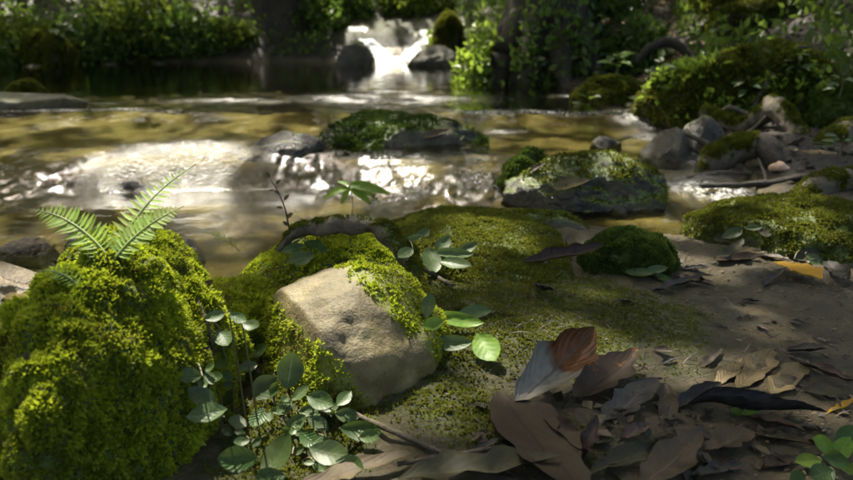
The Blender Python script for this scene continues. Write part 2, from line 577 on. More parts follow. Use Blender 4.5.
# ------------------------------------------------------------------ rocks
def rock(name, label, cx, cy, hx, hy, ztop, zbase, mat, seed, moss=.0, sub=5, lump=.28, cuts=7, mossup=.35, cat='rock', rough=.07, lumps=0., rotz=0., group=None, mosscale=3., squash=1., mossfn=None, tilt=0.):
    """boulder; half sizes hx, hy; sits in the ground at zbase, top at ztop"""
    D, F = ico(sub)
    rg = np.random.default_rng(seed)
    r = 1 + lump * fbm(D * 1.25 + seed * 1.7, 3, seed) + rough * fbm(D * 4.5 + seed, 4, seed + 3, .6)
    P = D * r[:, None]
    for k in range(cuts):
        m = rg.normal(size=3)
        m /= np.linalg.norm(m)
        P = P - m * np.maximum(0, P @ m - rg.uniform(.68, .92))[:, None] * .85
    P /= np.abs(P).max(0)
    h = ztop - zbase
    cz = zbase + h * .18
    c, s = math.cos(rotz), math.sin(rotz)
    P[:, 2] = np.where(P[:, 2] > 0, P[:, 2] * (1 + tilt * P[:, 0]), P[:, 2])
    P = P * np.array([hx, hy, 1])
    P[:, 2] = np.where(P[:, 2] > 0, P[:, 2] ** squash if squash != 1 else P[:, 2], P[:, 2]) * (ztop - cz)
    P = np.stack([P[:, 0] * c - P[:, 1] * s, P[:, 0] * s + P[:, 1] * c, P[:, 2] + (cz - zbase)], 1)
    N = vnormals(P, F)
    mm = np.clip(moss * (sstep(mossup - .35, mossup + .3, N[:, 2]) * 1.25 + .75 * fbm(P * mosscale / max(hx, hy) + seed, 4, seed + 9)), 0, 1) if moss else np.zeros(len(P))
    if mossfn:
        mm = np.clip(mossfn(P + np.array([cx, cy, zbase])) + .5 * fbm(P * 22, 3, seed + 8), 0, 1)
    if lumps:
        P = P + N * (lumps * mm * (.6 + fbm(P * 28, 2, seed + 5) + .6 * fbm(P * 70, 2, seed + 6)))[:, None]
        N = vnormals(P, F)
    t = thing(name, label, cat, (cx, cy, zbase), group)
    o = link('stone', mesh_np(name, P, F, attrs={'moss': mm}), mat, t)
    add_solid(o)
    t_data = (P + np.array([cx, cy, zbase]), F, N, mm, t)
    return t_data


def to_px(P):
    X, Y, Z = P[:, 0], P[:, 1], P[:, 2] - HC
    dp = Y * CP - Z * SP
    return 426.5 + FPX * X / dp, 240 - FPX * (Y * SP + Z * CP) / dp


def tan_moss(P):
    u, v = to_px(P)
    q = (u - 335) - (v - 320)
    return sstep(35, 75, q) * 1. + sstep(-15, -60, q) * 1.1 - .22


def rock_px(name, label, u0, u1, vt, vb, zb, mat, seed, depth=.8, **kw):
    """boulder whose waterline or foot shows at row vb on level zb, spanning u0..u1, top at row vt"""
    f = PZ((u0 + u1) / 2, vb, zb)
    hx = (u1 - u0) / 2 / FPX * f.y
    hy = hx * depth
    cy = f.y + hy * .8
    hx = (u1 - u0) / 2 / FPX * (cy - hy * .3) * 1.02
    c = PY((u0 + u1) / 2, vt, cy)
    return rock(name, label, c.x, cy, hx, hy, c.z, zb - .02, mat, seed, **kw)


def blades(P, N, L, W, tint, rg, spread=.9, k=1, fold=.0):
    """k small pointed leaflets round each point; 4 vertices each"""
    n = len(P)
    P = np.repeat(P, k, 0)
    N = np.repeat(N, k, 0)
    tint = np.repeat(tint, k)
    m = n * k
    r = rg.normal(size=(m, 3))
    d = N * rg.uniform(.25, 1., m)[:, None] + r * spread * .55
    d /= np.linalg.norm(d, axis=1, keepdims=True)
    q = rg.normal(size=(m, 3)) + N * .3
    sd_ = np.cross(d, q)
    sd_ /= np.linalg.norm(sd_, axis=1, keepdims=True) + 1e-9
    nn = np.cross(sd_, d)
    l = (L * rg.uniform(.6, 1.3, m))[:, None]
    wd = l * W
    V = np.empty((m, 4, 3))
    V[:, 0] = P
    V[:, 1] = P + d * l * .45 + sd_ * wd * .5 + nn * l * fold
    V[:, 2] = P + d * l - nn * l * .15
    V[:, 3] = P + d * l * .45 - sd_ * wd * .5 + nn * l * fold
    F = np.arange(m * 4).reshape(m, 4)
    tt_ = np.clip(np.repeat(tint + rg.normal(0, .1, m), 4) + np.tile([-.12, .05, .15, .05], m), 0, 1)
    return V.reshape(-1, 3), F, tt_


def scatter(V, F, N, mask, n, rg):
    tri = V[F]
    ar = np.linalg.norm(np.cross(tri[:, 1] - tri[:, 0], tri[:, 2] - tri[:, 0]), axis=1) * mask[F].mean(1)
    i = rg.choice(len(F), n, p=ar / ar.sum())
    a, b = rg.random(n), rg.random(n)
    fl = a + b > 1
    a[fl], b[fl] = 1 - a[fl], 1 - b[fl]
    c = 1 - a - b
    w3 = np.stack([a, b, c], 1)[:, :, None]
    nn = (N[F[i]] * w3).sum(1)
    return (tri[i] * w3).sum(1), nn / (np.linalg.norm(nn, axis=1, keepdims=True) + 1e-9)


def moss_on(rd, n, L, mat, seed, k=5, lo=.25, W=.5, name='moss', label=None):
    P, F, N, mm, t = rd
    rg = np.random.default_rng(seed)
    mask = np.clip((mm - lo) / (1 - lo), 0, 1) * (N[:, 2] > -.5)
    p, nn = scatter(P, F, N, mask, n, rg)
    tint = np.clip(.5 + .55 * fbm(p * 14, 3, seed) + .35 * fbm(p * 60, 2, seed + 1), 0, 1)
    Ls = np.repeat(L * np.clip(1 + .9 * fbm(p * (.25 / L), 2, seed + 4), .45, 1.7), k)
    Vb, Fb, tt_ = blades(p, nn, Ls, W, tint, rg, k=k)
    o = link(name, mesh_np(name, Vb - np.array(t.location), Fb, smooth=False, attrs={'tint': tt_}), mat, t)
    o['kind'] = 'stuff'
    if label:
        o['label'] = label
    return o


M_TAN = rock_mat('tan_stone', (.07, .054, .02), (.15, .118, .043), (.045, .034, .014), crack=.1, rough=.7, mosscol=(.08, .085, .01))
M_GREY = rock_mat('grey_stone', (.03, .028, .015), (.095, .088, .048), (.028, .024, .013), rough=.6, bumpd=.02)
M_WET = rock_mat('wet_stone', (.014, .0125, .007), (.05, .043, .023), rough=.4, bumpd=.016)
M_BROWN = rock_mat('brown_stone', (.06, .044, .022), (.15, .11, .055), rough=.5, bumpd=.014)
M_MOUND = rock_mat('mossy_stone', (.02, .018, .01), (.05, .045, .02), rough=.9, scale=20, mosscol=(.035, .05, .006))
M_PALE = rock_mat('pale_stone', (.16, .14, .1), (.32, .29, .22), rough=.6)
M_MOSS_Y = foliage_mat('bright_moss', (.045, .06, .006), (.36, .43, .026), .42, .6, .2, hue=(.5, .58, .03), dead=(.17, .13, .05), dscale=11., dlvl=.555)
M_MOSS_G = foliage_mat('green_moss', (.026, .033, .005), (.135, .15, .015), .35, .65, .2, dead=(.13, .1, .04), dscale=13., dlvl=.61)
M_MOSS_D = foliage_mat('dark_moss', (.016, .028, .006), (.09, .14, .02), .3, .65, .2)

# foreground
M_LIT = foliage_mat('litter', (.012, .01, .007), (.07, .052, .03), .05, .6, .3)
mound = rock('mossy_boulder', 'boulder covered in bright yellow-green moss at the bottom left corner', -.475, 1.21, .15, .3, .28, -.03, M_MOUND, 3, moss=1.6, sub=6, lump=.2,
             cuts=2, mossup=-.6, lumps=.017, cat='boulder', mosscale=2.2)
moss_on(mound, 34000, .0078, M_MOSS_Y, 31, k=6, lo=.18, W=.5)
moss_on(mound, 260, .012, M_LIT, 34, k=1, lo=.3, W=.6, name='leaf_scraps')
lowm = rock('mossy_rock', 'lower dim mossy rock in the bottom left corner beside the bright mossy boulder', -.66, 1.1, .15, .22, .16, -.03, M_MOUND, 6, moss=1.5, sub=5, lump=.3, cuts=4, mossup=-.5, lumps=.012, mosscale=2.2)
moss_on(lowm, 8000, .01, M_MOSS_G, 32, k=5, lo=.2)
tanb = rock('bare_boulder', 'smooth bare tan boulder between the bright moss and the leafy green shelf', -.142, 1.42, .195, .2, .185, -.03, M_TAN, 15, moss=.75, sub=6, lump=.18, cuts=2,
            mossup=.75, cat='boulder', rough=.03, mossfn=tan_moss)
moss_on(tanb, 5000, .007, M_MOSS_Y, 33, k=5, lo=.3)
ridge = rock('mossy_ledge', 'low green moss-covered rock ledge at the water edge behind the small leafy plant', .07, 2.12, .36, .46, .09, -.03, M_MOUND, 44, moss=1.4, sub=6, lump=.2, cuts=9,
             mossup=-.1, lumps=.006, cat='rock')
moss_on(ridge, 26000, .0075, M_MOSS_G, 35, k=4, lo=.2)
cush = rock('moss_cushion', 'rounded moss cushion under the arched root beside the tan boulder', -.215, 1.82, .22, .2, .14, -.03, M_MOUND, 47, moss=1.5, sub=5, lump=.15, cuts=1, mossup=-.4, lumps=.008, cat='rock')
moss_on(cush, 9000, .009, M_MOSS_Y, 37, k=5, lo=.2)
cush2 = rock('moss_cushion', 'bright moss cushion between the tan boulder and the mossy boulder', -.36, 1.56, .15, .17, .1, -.03, M_MOUND, 49, moss=1.5, sub=5, lump=.25, cuts=2, mossup=-.4, lumps=.01, cat='rock')
moss_on(cush2, 8000, .009, M_MOSS_Y, 38, k=5, lo=.2)
rmound = rock('mossy_bank_rock', 'long mossy rock at the right edge above the yellow leaf', 1.07, 2.3, .31, .28, .115, -.03, M_GREY, 51, moss=1.0, sub=6, lump=.2, cuts=5, mossup=.35, lumps=.008)
moss_on(rmound, 14000, .009, M_MOSS_G, 39, k=4, lo=.3)
rm2 = rock_px('mossy_hump', 'small dark mossy hump between the dead brown leaf and the right riffle', 580, 680, 228, 273, .02, M_MOUND, 54, depth=.7, moss=1.3, lump=.2, cuts=3, mossup=-.2, lumps=.007)
moss_on(rm2, 9000, .008, M_MOSS_D, 41, k=4, lo=.2)
rk = rock_px('flat_stone', 'flat grey-green stone step in front of the big split boulder', 470, 600, 207, 240, .0, M_GREY, 57, depth=.55, moss=.6, lump=.18, cuts=8, mossup=.6)
moss_on(rk, 3000, .007, M_MOSS_G, 43, k=4)

# boulders in the stream
A = rock_px('mossy_boulder', 'dark rounded boulder with moss on top in the middle of the stream', 300, 490, 108, 166, .035, M_WET, 61, depth=.62, moss=.6, lump=.22, cuts=6, mossup=.55, rough=.1, cat='boulder', sub=6)
moss_on(A, 6000, .012, M_MOSS_D, 45, k=4, lo=.55)
A2 = rock_px('brown_boulder', 'low dark wet boulder touching the left end of the dark midstream boulder', 234, 336, 130, 173, .03, M_WET, 63, depth=.6, moss=.35, lump=.25, cuts=7, mossup=.8, tilt=.25)
B = rock_px('mossy_boulder', 'big grey boulder with mossy left end beside the right riffle', 500, 688, 150, 222, -.01, M_WET, 66, depth=.62, moss=.6, lump=.2, cuts=8, mossup=.5, rough=.1, cat='boulder', sub=6)
moss_on(B, 2200, .009, M_MOSS_G, 47, k=4, lo=.5)
B2 = rock_px('moss_clump_rock', 'dark moss-covered lump on the left end of the big grey boulder', 499, 560, 152, 206, .0, M_MOUND, 68, depth=.8, moss=1.2, lump=.25, cuts=3, mossup=-.1, lumps=.01)
moss_on(B2, 6000, .013, M_MOSS_D, 49, k=4, lo=.2)
C1 = rock_px('wet_slab', 'smooth wet grey slab that the right riffle runs over', 640, 700, 124, 166, .08, M_WET, 71, depth=1.3, tilt=.2, moss=.4, lump=.18, cuts=5, mossup=.9, rough=.05)
C2 = rock_px('wet_slab', 'wet grey slab leaning below the forked root', 682, 734, 116, 158, .09, M_WET, 74, tilt=-.3, depth=1.0, moss=.4, lump=.18, cuts=6, mossup=.7, rough=.05)
L1 = rock_px('flat_ledge_rock', 'flat grey rock with a moss cap at the left edge of the pool', -60, 82, 88, 116, .12, M_GREY, 77, depth=.55, moss=.3, lump=.2, cuts=9, mossup=.8)
L1b = rock_px('mossy_stone', 'small mossy stone on the flat grey rock at the left edge', 8, 45, 82, 97, .16, M_MOUND, 79, depth=.7, moss=1.4, lump=.15, cuts=1, mossup=-.4, lumps=.01, sub=4)
moss_on(L1b, 3000, .014, M_MOSS_G, 53, k=4, lo=.2)
L2 = rock_px('brown_stone', 'rounded brown wet stone half sunk behind the fern frond', -8, 62, 238, 268, -.05, M_BROWN, 82, depth=.8, lump=.2, cuts=7)
L3 = rock_px('dark_stone', 'dark wet stone against the back of the mossy boulder below the fern', 50, 108, 234, 272, -.05, M_WET, 84, depth=.8, lump=.2, cuts=7)
L4 = rock_px('wet_ledge', 'low yellowish wet ledge at the left edge beside the mossy boulder', -120, 42, 262, 308, -.05, M_BROWN, 86, depth=.8, lump=.2, cuts=9, rough=.04)
L5 = rock_px('dark_stone', 'low dark stone at the foot of the bright left ledge', 105, 152, 180, 197, -.02, M_WET, 88, depth=.6, lump=.2, cuts=6, sub=4)
L6 = rock_px('wet_stone', 'dark wet stone in the shaded water right of the fern', 156, 206, 240, 268, -.05, M_WET, 89, depth=1.1, lump=.2, cuts=6)
for k, (u0, u1, vt, vb, lab) in enumerate([(718, 748, 196, 214, 'small grey stone in the riffle right of the big grey boulder'), (604, 634, 206, 222, 'small grey stone at the foot of the big grey boulder'),
                                           (588, 622, 136, 150, 'dark stone breaking the water behind the big grey boulder'), (598, 625, 90, 103, 'pale stone at the far water edge below the leafy bank'),
                                           (545, 566, 94, 103, 'small whitish stone in the far shallows'), (652, 668, 140, 152, 'dark pebble in the middle of the right riffle')]):
    rock_px('small_stone', lab, u0, u1, vt, vb, .09 if vb < 160 else 0., M_GREY if k % 2 else M_WET, 90 + k, sub=4, lump=.22, cuts=6, group='small stones in the stream', cat='stone')

# right bank
R1 = rock_px('mossy_boulder', 'large dark boulder thick with moss on the right bank above the forked root', 632, 826, 42, 122, .16, M_MOUND, 101, depth=.75, tilt=.42, moss=1.3, lump=.3, cuts=7, mossup=-.2, lumps=.02, cat='boulder', sub=6)
moss_on(R1, 15000, .026, M_MOSS_G, 61, k=4, lo=.2)
R2 = rock('overhanging_boulder', 'broad mossy boulder at the top right corner above a dark hollow', 2.95, 6.3, .85, .6, .98, .45, M_MOUND, 104, moss=1.2, lump=.25, cuts=5, mossup=.1, lumps=.02, cat='boulder', sub=5)
moss_on(R2, 10000, .03, M_MOSS_G, 63, k=4, lo=.2)
R3 = rock_px('mossy_stone', 'mossy stone at the right edge under the arched root', 815, 900, 70, 128, .17, M_MOUND, 107, depth=.8, moss=1.1, lump=.25, cuts=4, mossup=0, lumps=.012)
moss_on(R3, 4000, .016, M_MOSS_D, 65, k=4, lo=.2)
R4 = rock_px('mossy_stone', 'low mossy stone under the leafy seedlings on the right bank', 575, 650, 78, 104, .16, M_MOUND, 109, depth=.8, moss=1.1, lump=.25, cuts=4, mossup=0, lumps=.012)
moss_on(R4, 4000, .02, M_MOSS_G, 67, k=4, lo=.2)

# far end: fall and its rocks
FL = rock_px('fall_boulder', 'dark boulder with pale mossy top left of the small waterfall', 330, 376, 40, 70, .11, M_WET, 121, depth=.8, moss=.6, lump=.2, cuts=6, mossup=.7)
FR = rock_px('fall_boulder', 'grey boulder right of the small waterfall', 404, 462, 45, 71, .11, M_GREY, 124, depth=.8, moss=.3, lump=.25, cuts=7, mossup=.8)
FK = rock_px('mossy_boulder', 'round mossy boulder on the bank right of the small waterfall', 434, 462, 18, 50, .3, M_MOUND, 127, depth=.9, moss=.7, lump=.5, cuts=9, mossup=.3, lumps=.03, cat='boulder')
moss_on(FK, 3000, .05, M_MOSS_G, 69, k=4, lo=.2)
for k, (u0, u1, vt, vb, lab) in enumerate([(20, 46, 64, 70, 'pale flat stone at the far left waterline'), (92, 122, 62, 68, 'pale broken stone at the foot of the left bank'), (150, 170, 62, 67, 'small pale stone at the far bank waterline')]):
    rock_px('bank_stone', lab, u0, u1, vt, vb, .12, M_GREY, 130 + k, sub=4, lump=.25, cuts=8, group='pale stones along the far waterline', cat='stone')


for k, (u0, u1, vt, vb, lab) in enumerate([(22, 78, 34, 69, 'mossy rock among the bushes at the far left waterline'), (118, 172, 40, 66, 'low mossy rock at the middle of the left bank'), (208, 262, 36, 64, 'mossy rock left of the dark trunk on the far bank')]):
    rd = rock_px('bank_rock', lab, u0, u1, vt, vb, .12, M_MOUND, 150 + k, depth=.7, moss=1.1, lump=.35, cuts=5, mossup=.1, lumps=.03, group='mossy rocks on the far bank')
    moss_on(rd, 3500, .05, M_MOSS_G, 160 + k, k=4, lo=.2)

# ------------------------------------------------------------------ waterfall
def cascade(a, b):
    """surface of the fall rock: a in 0..1 across, b in 0..1 up"""
    xx = -.96 + 1.1 * a
    pr = .1 + .36 * (sstep(.0, .3, b) * .35 + sstep(.25, .6, b) * .35 + sstep(.6, .8, b) * .3)
    zz = pr + .07 * fbm(np.stack([xx * 4, b * 5, b * 0], 1), 4, 141) * sstep(0, .15, b) - .07 * (np.abs(a - .6) < .2) * sstep(1, .1, b) * np.cos((a - .6) / .2 * 1.57)
    zz = zz + .06 * np.abs(a - .55) * 2 * b
    yy = 9.35 + 1.0 * b + .12 * fbm(np.stack([xx * 3, b * 3, b * 0 + 4], 1), 3, 143)
    return np.stack([xx, yy, zz], 1)


aa, bb = np.meshgrid(np.linspace(0, 1, 70), np.linspace(-.12, 1, 70))
aa, bb = aa.ravel(), bb.ravel()
CV = cascade(aa, bb)
CV[:, 2] -= np.where(bb < 0, .25, 0)
CV[:, 2] -= .2 * sstep(.06, 0, aa) + .2 * sstep(.94, 1, aa)
cr = thing('cascade_rock', 'pale lumpy rock step that the small waterfall runs down', 'rock', (-.4, 9.8, .1))
o = link('stone', mesh_np('cascade', CV - np.array([-.4, 9.8, .1]), grid_faces(70, 70), attrs={'moss': np.clip(sstep(.6, .9, bb) * .9, 0, 1)}), M_BROWN, cr)
add_solid(o)


def foam_material():
    t = NT('white_water')
    p = t.pos()
    st = t.n('Mapping', Vector=p, Scale=(1, .4, .3)).outputs[0]
    n = t.noise(st, 26, 6, .7)
    b = t.n('BsdfPrincipled', Base__Color=(.86, .86, .83), Roughness=.3, Normal=t.bump(n, .8, .03))
    tr = t.n('BsdfTransparent', Color=(.95, .95, .93))
    return t.done(t.n('MixShader', i0=t.ramp(t.math('ADD', n, t.math('SUBTRACT', t.attr('foam'), .5)), .38, .6), i1=tr.outputs[0], i2=b.outputs[0]).outputs[0])


M_FOAM = foam_material()
aa, bb = np.meshgrid(np.linspace(0.02, .98, 90), np.linspace(0, .9, 90))
aa, bb = aa.ravel(), bb.ravel()
CV = cascade(aa, bb)
CV[:, 2] += .018 + .012 * fbm(CV * np.array([30, 8, 14]), 2, 149)
c1 = .58 + .42 * (1 - sstep(.0, .9, bb)) * 0 - .43 * sstep(.05, .75, bb)
c2 = .62 + .27 * sstep(.1, .7, bb)
fl = np.maximum(np.exp(-((aa - c1) / .12) ** 2), np.exp(-((aa - c2) / .1) ** 2))
fl = np.maximum(fl, .9 * np.exp(-((aa - .55) / .28) ** 2) * (1 - sstep(.15, .3, bb)))
fl = np.clip(fl + .55 * fbm(CV * np.array([9, 5, 6]), 4, 151), 0, 1)
F = grid_faces(90, 90)
wf = link('waterfall', mesh_np('waterfall', CV, F[fl[F].max(1) > .15], attrs={'foam': np.clip(fl + .12, 0, 1)}), M_FOAM)
tag(wf, 'white water of the small waterfall at the head of the pool', None, kind='structure')

# ------------------------------------------------------------------ roots, logs, trunks
M_BARK = bark_mat('root_bark', (.055, .045, .028), (.18, .15, .1))
M_BARKD = bark_mat('dark_bark', (.012, .01, .007), (.04, .032, .02))
M_BARKT = bark_mat('tan_wood', (.16, .11, .05), (.28, .2, .1))
M_TRUNK = bark_mat('trunk_bark', (.014, .011, .007), (.05, .04, .024), scale=6)
M_STICK = bark_mat('stick_bark', (.06, .045, .03), (.15, .12, .08), scale=30)


def tube(pts, radii, seg=10, sub=8, noise=.2, seed=0, moss=0., flare=None):
    pts = np.array([tuple(p) for p in pts], float)
    n = len(pts)
    ext = np.vstack([2 * pts[0] - pts[1], pts, 2 * pts[-1] - pts[-2]])
    P, R = [], []
    for i in range(n - 1):
        p0, p1, p2, p3 = ext[i:i + 4]
        for t in np.linspace(0, 1, sub, endpoint=False):
            P.append(.5 * ((2 * p1) + (-p0 + p2) * t + (2 * p0 - 5 * p1 + 4 * p2 - p3) * t * t + (-p0 + 3 * p1 - 3 * p2 + p3) * t ** 3))
            R.append(radii[i] * (1 - t) + radii[i + 1] * t)
    P.append(pts[-1])
    R.append(radii[-1])
    P, R = np.array(P), np.array(R)
    T = np.gradient(P, axis=0)
    T /= np.linalg.norm(T, axis=1, keepdims=True) + 1e-9
    up = np.array([0.31, .2, .93])
    A_ = np.cross(T, up)
    A_ /= np.linalg.norm(A_, axis=1, keepdims=True) + 1e-9
    B_ = np.cross(A_, T)
    th = np.linspace(0, 2 * math.pi, seg, endpoint=False)
    ring = A_[:, None, :] * np.cos(th)[None, :, None] + B_[:, None, :] * np.sin(th)[None, :, None]
    Vv = P[:, None, :] + ring * R[:, None, None]
    Vv = Vv.reshape(-1, 3)
    rr = np.repeat(R, seg)
    nr = ring.reshape(-1, 3)
    Vv = Vv + nr * (rr * noise * 2 * fbm(Vv / max(np.mean(R), 1e-4) * .45 + seed, 3, seed))[:, None]
    m = len(P)
    i = np.arange(m * seg).reshape(m, seg)
    F = np.stack([i[:-1], i[1:], np.roll(i[1:], -1, 1), np.roll(i[:-1], -1, 1)], -1).reshape(-1, 4)
    c0, c1_ = len(Vv), len(Vv) + 1
    Vv = np.vstack([Vv, P[0], P[-1]])
    nr = np.vstack([nr, -T[0], T[-1]])
    caps = [[c0, i[0][(k + 1) % seg], i[0][k], i[0][k]] for k in range(seg)] + [[c1_, i[-1][k], i[-1][(k + 1) % seg], i[-1][(k + 1) % seg]] for k in range(seg)]
    tri = np.array([c[:3] for c in caps])
    quads = F
    F3 = np.vstack([quads[:, [0, 1, 2]], quads[:, [0, 2, 3]], tri])
    mm = np.clip(moss * (.25 + .9 * nr[:, 2] + 1.3 * fbm(Vv * 14 + seed, 4, seed + 2)), 0, 1)
    return Vv, F3, mm


def tube_obj(name, pts, radii, mat, parent=None, seed=0, moss=0., solid=False, **kw):
    Vv, F, mm = tube(pts, radii, seed=seed, moss=moss, **kw)
    base = np.array(parent.location) if parent else np.zeros(3)
    if parent is None:
        base = np.array(tuple(pts[0]), float)
    o = link(name, mesh_np(name, Vv - base, F, attrs={'moss': mm}), mat, parent)
    if parent is None:
        o.location = base
        bpy.context.view_layer.update()
    if solid:
        add_solid(o)
    if moss >= .35 and len(Vv) < 2500 and np.mean(radii) > .015 and name != 'trunk' and mm.max() > .4:
        rd = (Vv, F, vnormals(Vv, F), mm, parent or o)
        moss_on(rd, int(1500 + 60000 * np.mean(radii)), .004 + .1 * np.mean(radii), M_MOSS_G, seed + 3, k=4, lo=.35)
    return o


def gp(u, v, y, dz=None):
    return PY(u, v, y)


def G(x, y, dz=-.03):
    return Vector((x, y, drop(x, y) + dz))


# arched root in the middle foreground
p = [PY(278, 262, 1.8), PY(292, 234, 1.77), PY(330, 226, 1.72), PY(372, 226, 1.68), PY(396, 244, 1.64), PY(415, 272, 1.58), PY(428, 305, 1.5)]
r_ = tube_obj('arched_root', p, [.012, .016, .019, .021, .02, .018, .012], M_BARK, seed=3, moss=.6, solid=True, seg=14, noise=.4)
tag(r_, 'mossy brown root arching over the green cushion behind the tan boulder', 'root')
# forked root on the right bank
t = thing('forked_root', 'thick forked root with a mossy knuckle on the right bank', 'root', tuple(G(PY(770, 150, 3.4).x, 3.4, 0)))
tube_obj('root_limb', [PY(702, 112, 3.75), PY(722, 120, 3.68), PY(745, 126, 3.6), PY(766, 112, 3.55), PY(773, 100, 3.55)], [.03, .036, .034, .044, .028], M_BARK, t, 5, .7, True, seg=12)
tube_obj('root_limb', [PY(768, 100, 3.56), PY(776, 108, 3.5), PY(792, 126, 3.4), PY(806, 146, 3.3), PY(818, 168, 3.2)], [.03, .05, .044, .04, .036], M_BARK, t, 6, .45, True, seg=12)
# broken stump in front of it
t = thing('broken_stump', 'short mossy root stump with a pale broken end on the right bank', 'root', tuple(G(PY(740, 170, 3.).x, 3., 0)))
tube_obj('root_limb', [PY(702, 178, 3.02), PY(716, 158, 3.04), PY(740, 148, 3.04), PY(760, 146, 3.02)], [.03, .055, .058, .045], M_BARK, t, 7, .8, True, seg=12)
tube_obj('root_limb', [PY(752, 142, 3.04), PY(763, 146, 3.0), PY(773, 160, 2.95), PY(784, 186, 2.9)], [.036, .042, .038, .034], M_BARKD, t, 8, .0, True, seg=12)
o = tube_obj('broken_end', [PY(770, 168, 2.9), PY(779, 167, 2.875), PY(788, 170, 2.87)], [.008, .017, .009], NT('x').m, t, 9, 0, noise=.35)
bt = NT('pale_wood')
b_ = bt.n('BsdfPrincipled', Base__Color=bt.mix(bt.noise(bt.n('TexCoord').outputs['Object'], 30, 4), (.75, .62, .42), (.5, .2, .1)), Roughness=.6)
bt.done(b_.outputs[0])
o.data.materials.clear()
o.data.materials.append(bt.m)
o['label'] = 'pale broken wood end'
RT = [('tan_root', 'tan peeling root lying right of the broken stump', [(778, 148, 3.15), (800, 156, 3.05), (825, 158, 3.0), (845, 166, 2.95), (856, 190, 2.85)], [.02, .026, .032, .038, .034], M_BARKT, .1),
      ('dark_stick', 'straight dark stick crossing the roots at the right edge', [(700, 186, 2.75), (760, 184, 2.8), (800, 178, 2.76), (853, 168, 2.75), (910, 160, 2.75)], [.008, .012, .013, .014, .014], M_BARKD, 0),
      ('mossy_log', 'mossy cut log end at the right edge below the dark stick', [(798, 222, 2.62), (812, 195, 2.66), (835, 186, 2.7), (880, 176, 2.8)], [.045, .05, .052, .05], M_BARK, .5),
      ('arched_root', 'smooth grey root arching in from the right edge', [(800, 150, 3.7), (818, 130, 3.7), (840, 118, 3.7), (880, 108, 3.75)], [.03, .035, .04, .04], M_BARK, .2),
      ('upright_root', 'short upright grey root at the right edge between the logs', [(840, 128, 3.3), (844, 140, 3.28), (842, 158, 3.24), (845, 178, 3.2)], [.022, .026, .026, .03], M_BARK, .1),
      ('mossy_root', 'thick mossy root curving down at the right edge above the cut log', [(860, 126, 3.35), (834, 138, 3.25), (814, 160, 3.1), (800, 190, 2.95)], [.042, .048, .042, .034], M_BARK, .6),
      ('mossy_root', 'knotted mossy root lying across the bank behind the forked root', [(716, 108, 3.95), (752, 100, 3.9), (800, 106, 3.8), (860, 98, 3.8)], [.026, .036, .04, .045], M_BARK, .6),
      ('thin_twig', 'thin pale twig hanging in front of the broken stump', [(758, 158, 2.9), (765, 176, 2.84), (766, 192, 2.8), (768, 208, 2.76)], [.004, .005, .005, .004], M_STICK, 0),
      ('arched_root', 'dark bowed root on the slope below the dry leaf path', [(636, 62, 5.9), (650, 48, 5.9), (666, 42, 5.9), (682, 48, 5.85), (698, 66, 5.8)], [.02, .028, .034, .036, .03], M_BARKD, .2),
      ('leaning_stick', 'thin leaning stick at the foot of the leafy bank', [(612, 98, 4.9), (640, 84, 4.95), (668, 66, 5.0)], [.012, .011, .009], M_BARKD, .1),
      ('fallen_log', 'grey fallen log half hidden on the far left bank', [(195, 28, 12.5), (225, 16, 12.3), (262, 6, 12.2)], [.13, .14, .13], M_BARK, .2),
      ('dead_branch', 'bare pale branch bent over the far left bank', [(68, 36, 9.4), (78, 17, 9.5), (90, 20, 9.5), (97, 38, 9.45)], [.018, .02, .016, .01], M_BARKT, 0)]
for i, (nm, lab, ps, rr, mt, mo) in enumerate(RT):
    o = tube_obj(nm, [PY(*q) for q in ps], rr, mt, seed=20 + i, moss=mo, solid=i < 7)
    tag(o, lab, 'stick' if 'stick' in nm or 'twig' in nm else ('log' if 'log' in nm else ('branch' if 'branch' in nm else 'root')))


t = thing('root_tangle', 'tangle of thin dark roots and twigs around the forked root on the right bank', 'roots', tuple(G(PY(780, 150, 3.3).x, 3.3, 0)))
rr_ = random.Random(5)
for k in range(15):
    u_, y_ = rr_.uniform(690, 870), rr_.uniform(2.9, 4.1)
    x_ = (u_ - 426.5) / FPX * y_ * 1.02
    a_, l_ = rr_.uniform(-.6, .6) + (math.pi if rr_.random() < .5 else 0), rr_.uniform(.15, .5)
    pts_ = []
    for q_ in range(4):
        xx_, yy_ = x_ + math.cos(a_) * l_ * q_ / 3 + rr_.uniform(-.03, .03), y_ + math.sin(a_) * l_ * q_ / 3 + rr_.uniform(-.03, .03)
        pts_.append((xx_, yy_, drop(xx_, yy_) + (-.01 if q_ in (0, 3) else rr_.uniform(.0, .05))))
    r0_ = rr_.uniform(.004, .011)
    tube_obj('root_strand', pts_, [r0_, r0_ * 1.2, r0_, r0_ * .6], [M_BARKD, M_BARK, M_STICK][k % 3], t, 700 + k, 0, seg=7, sub=5, noise=.3)

# ------------------------------------------------------------------ trees: trunks, limbs and the canopy that shades the place
# sun patches on the ground (x, y, half sizes): gaps in the canopy towards the sun
def pz(u, v, z):
    q = PZ(u, v, z)
    k = (z - .08) / SUN[2]
    return q.x - SUN[0] * k, q.y - SUN[1] * k


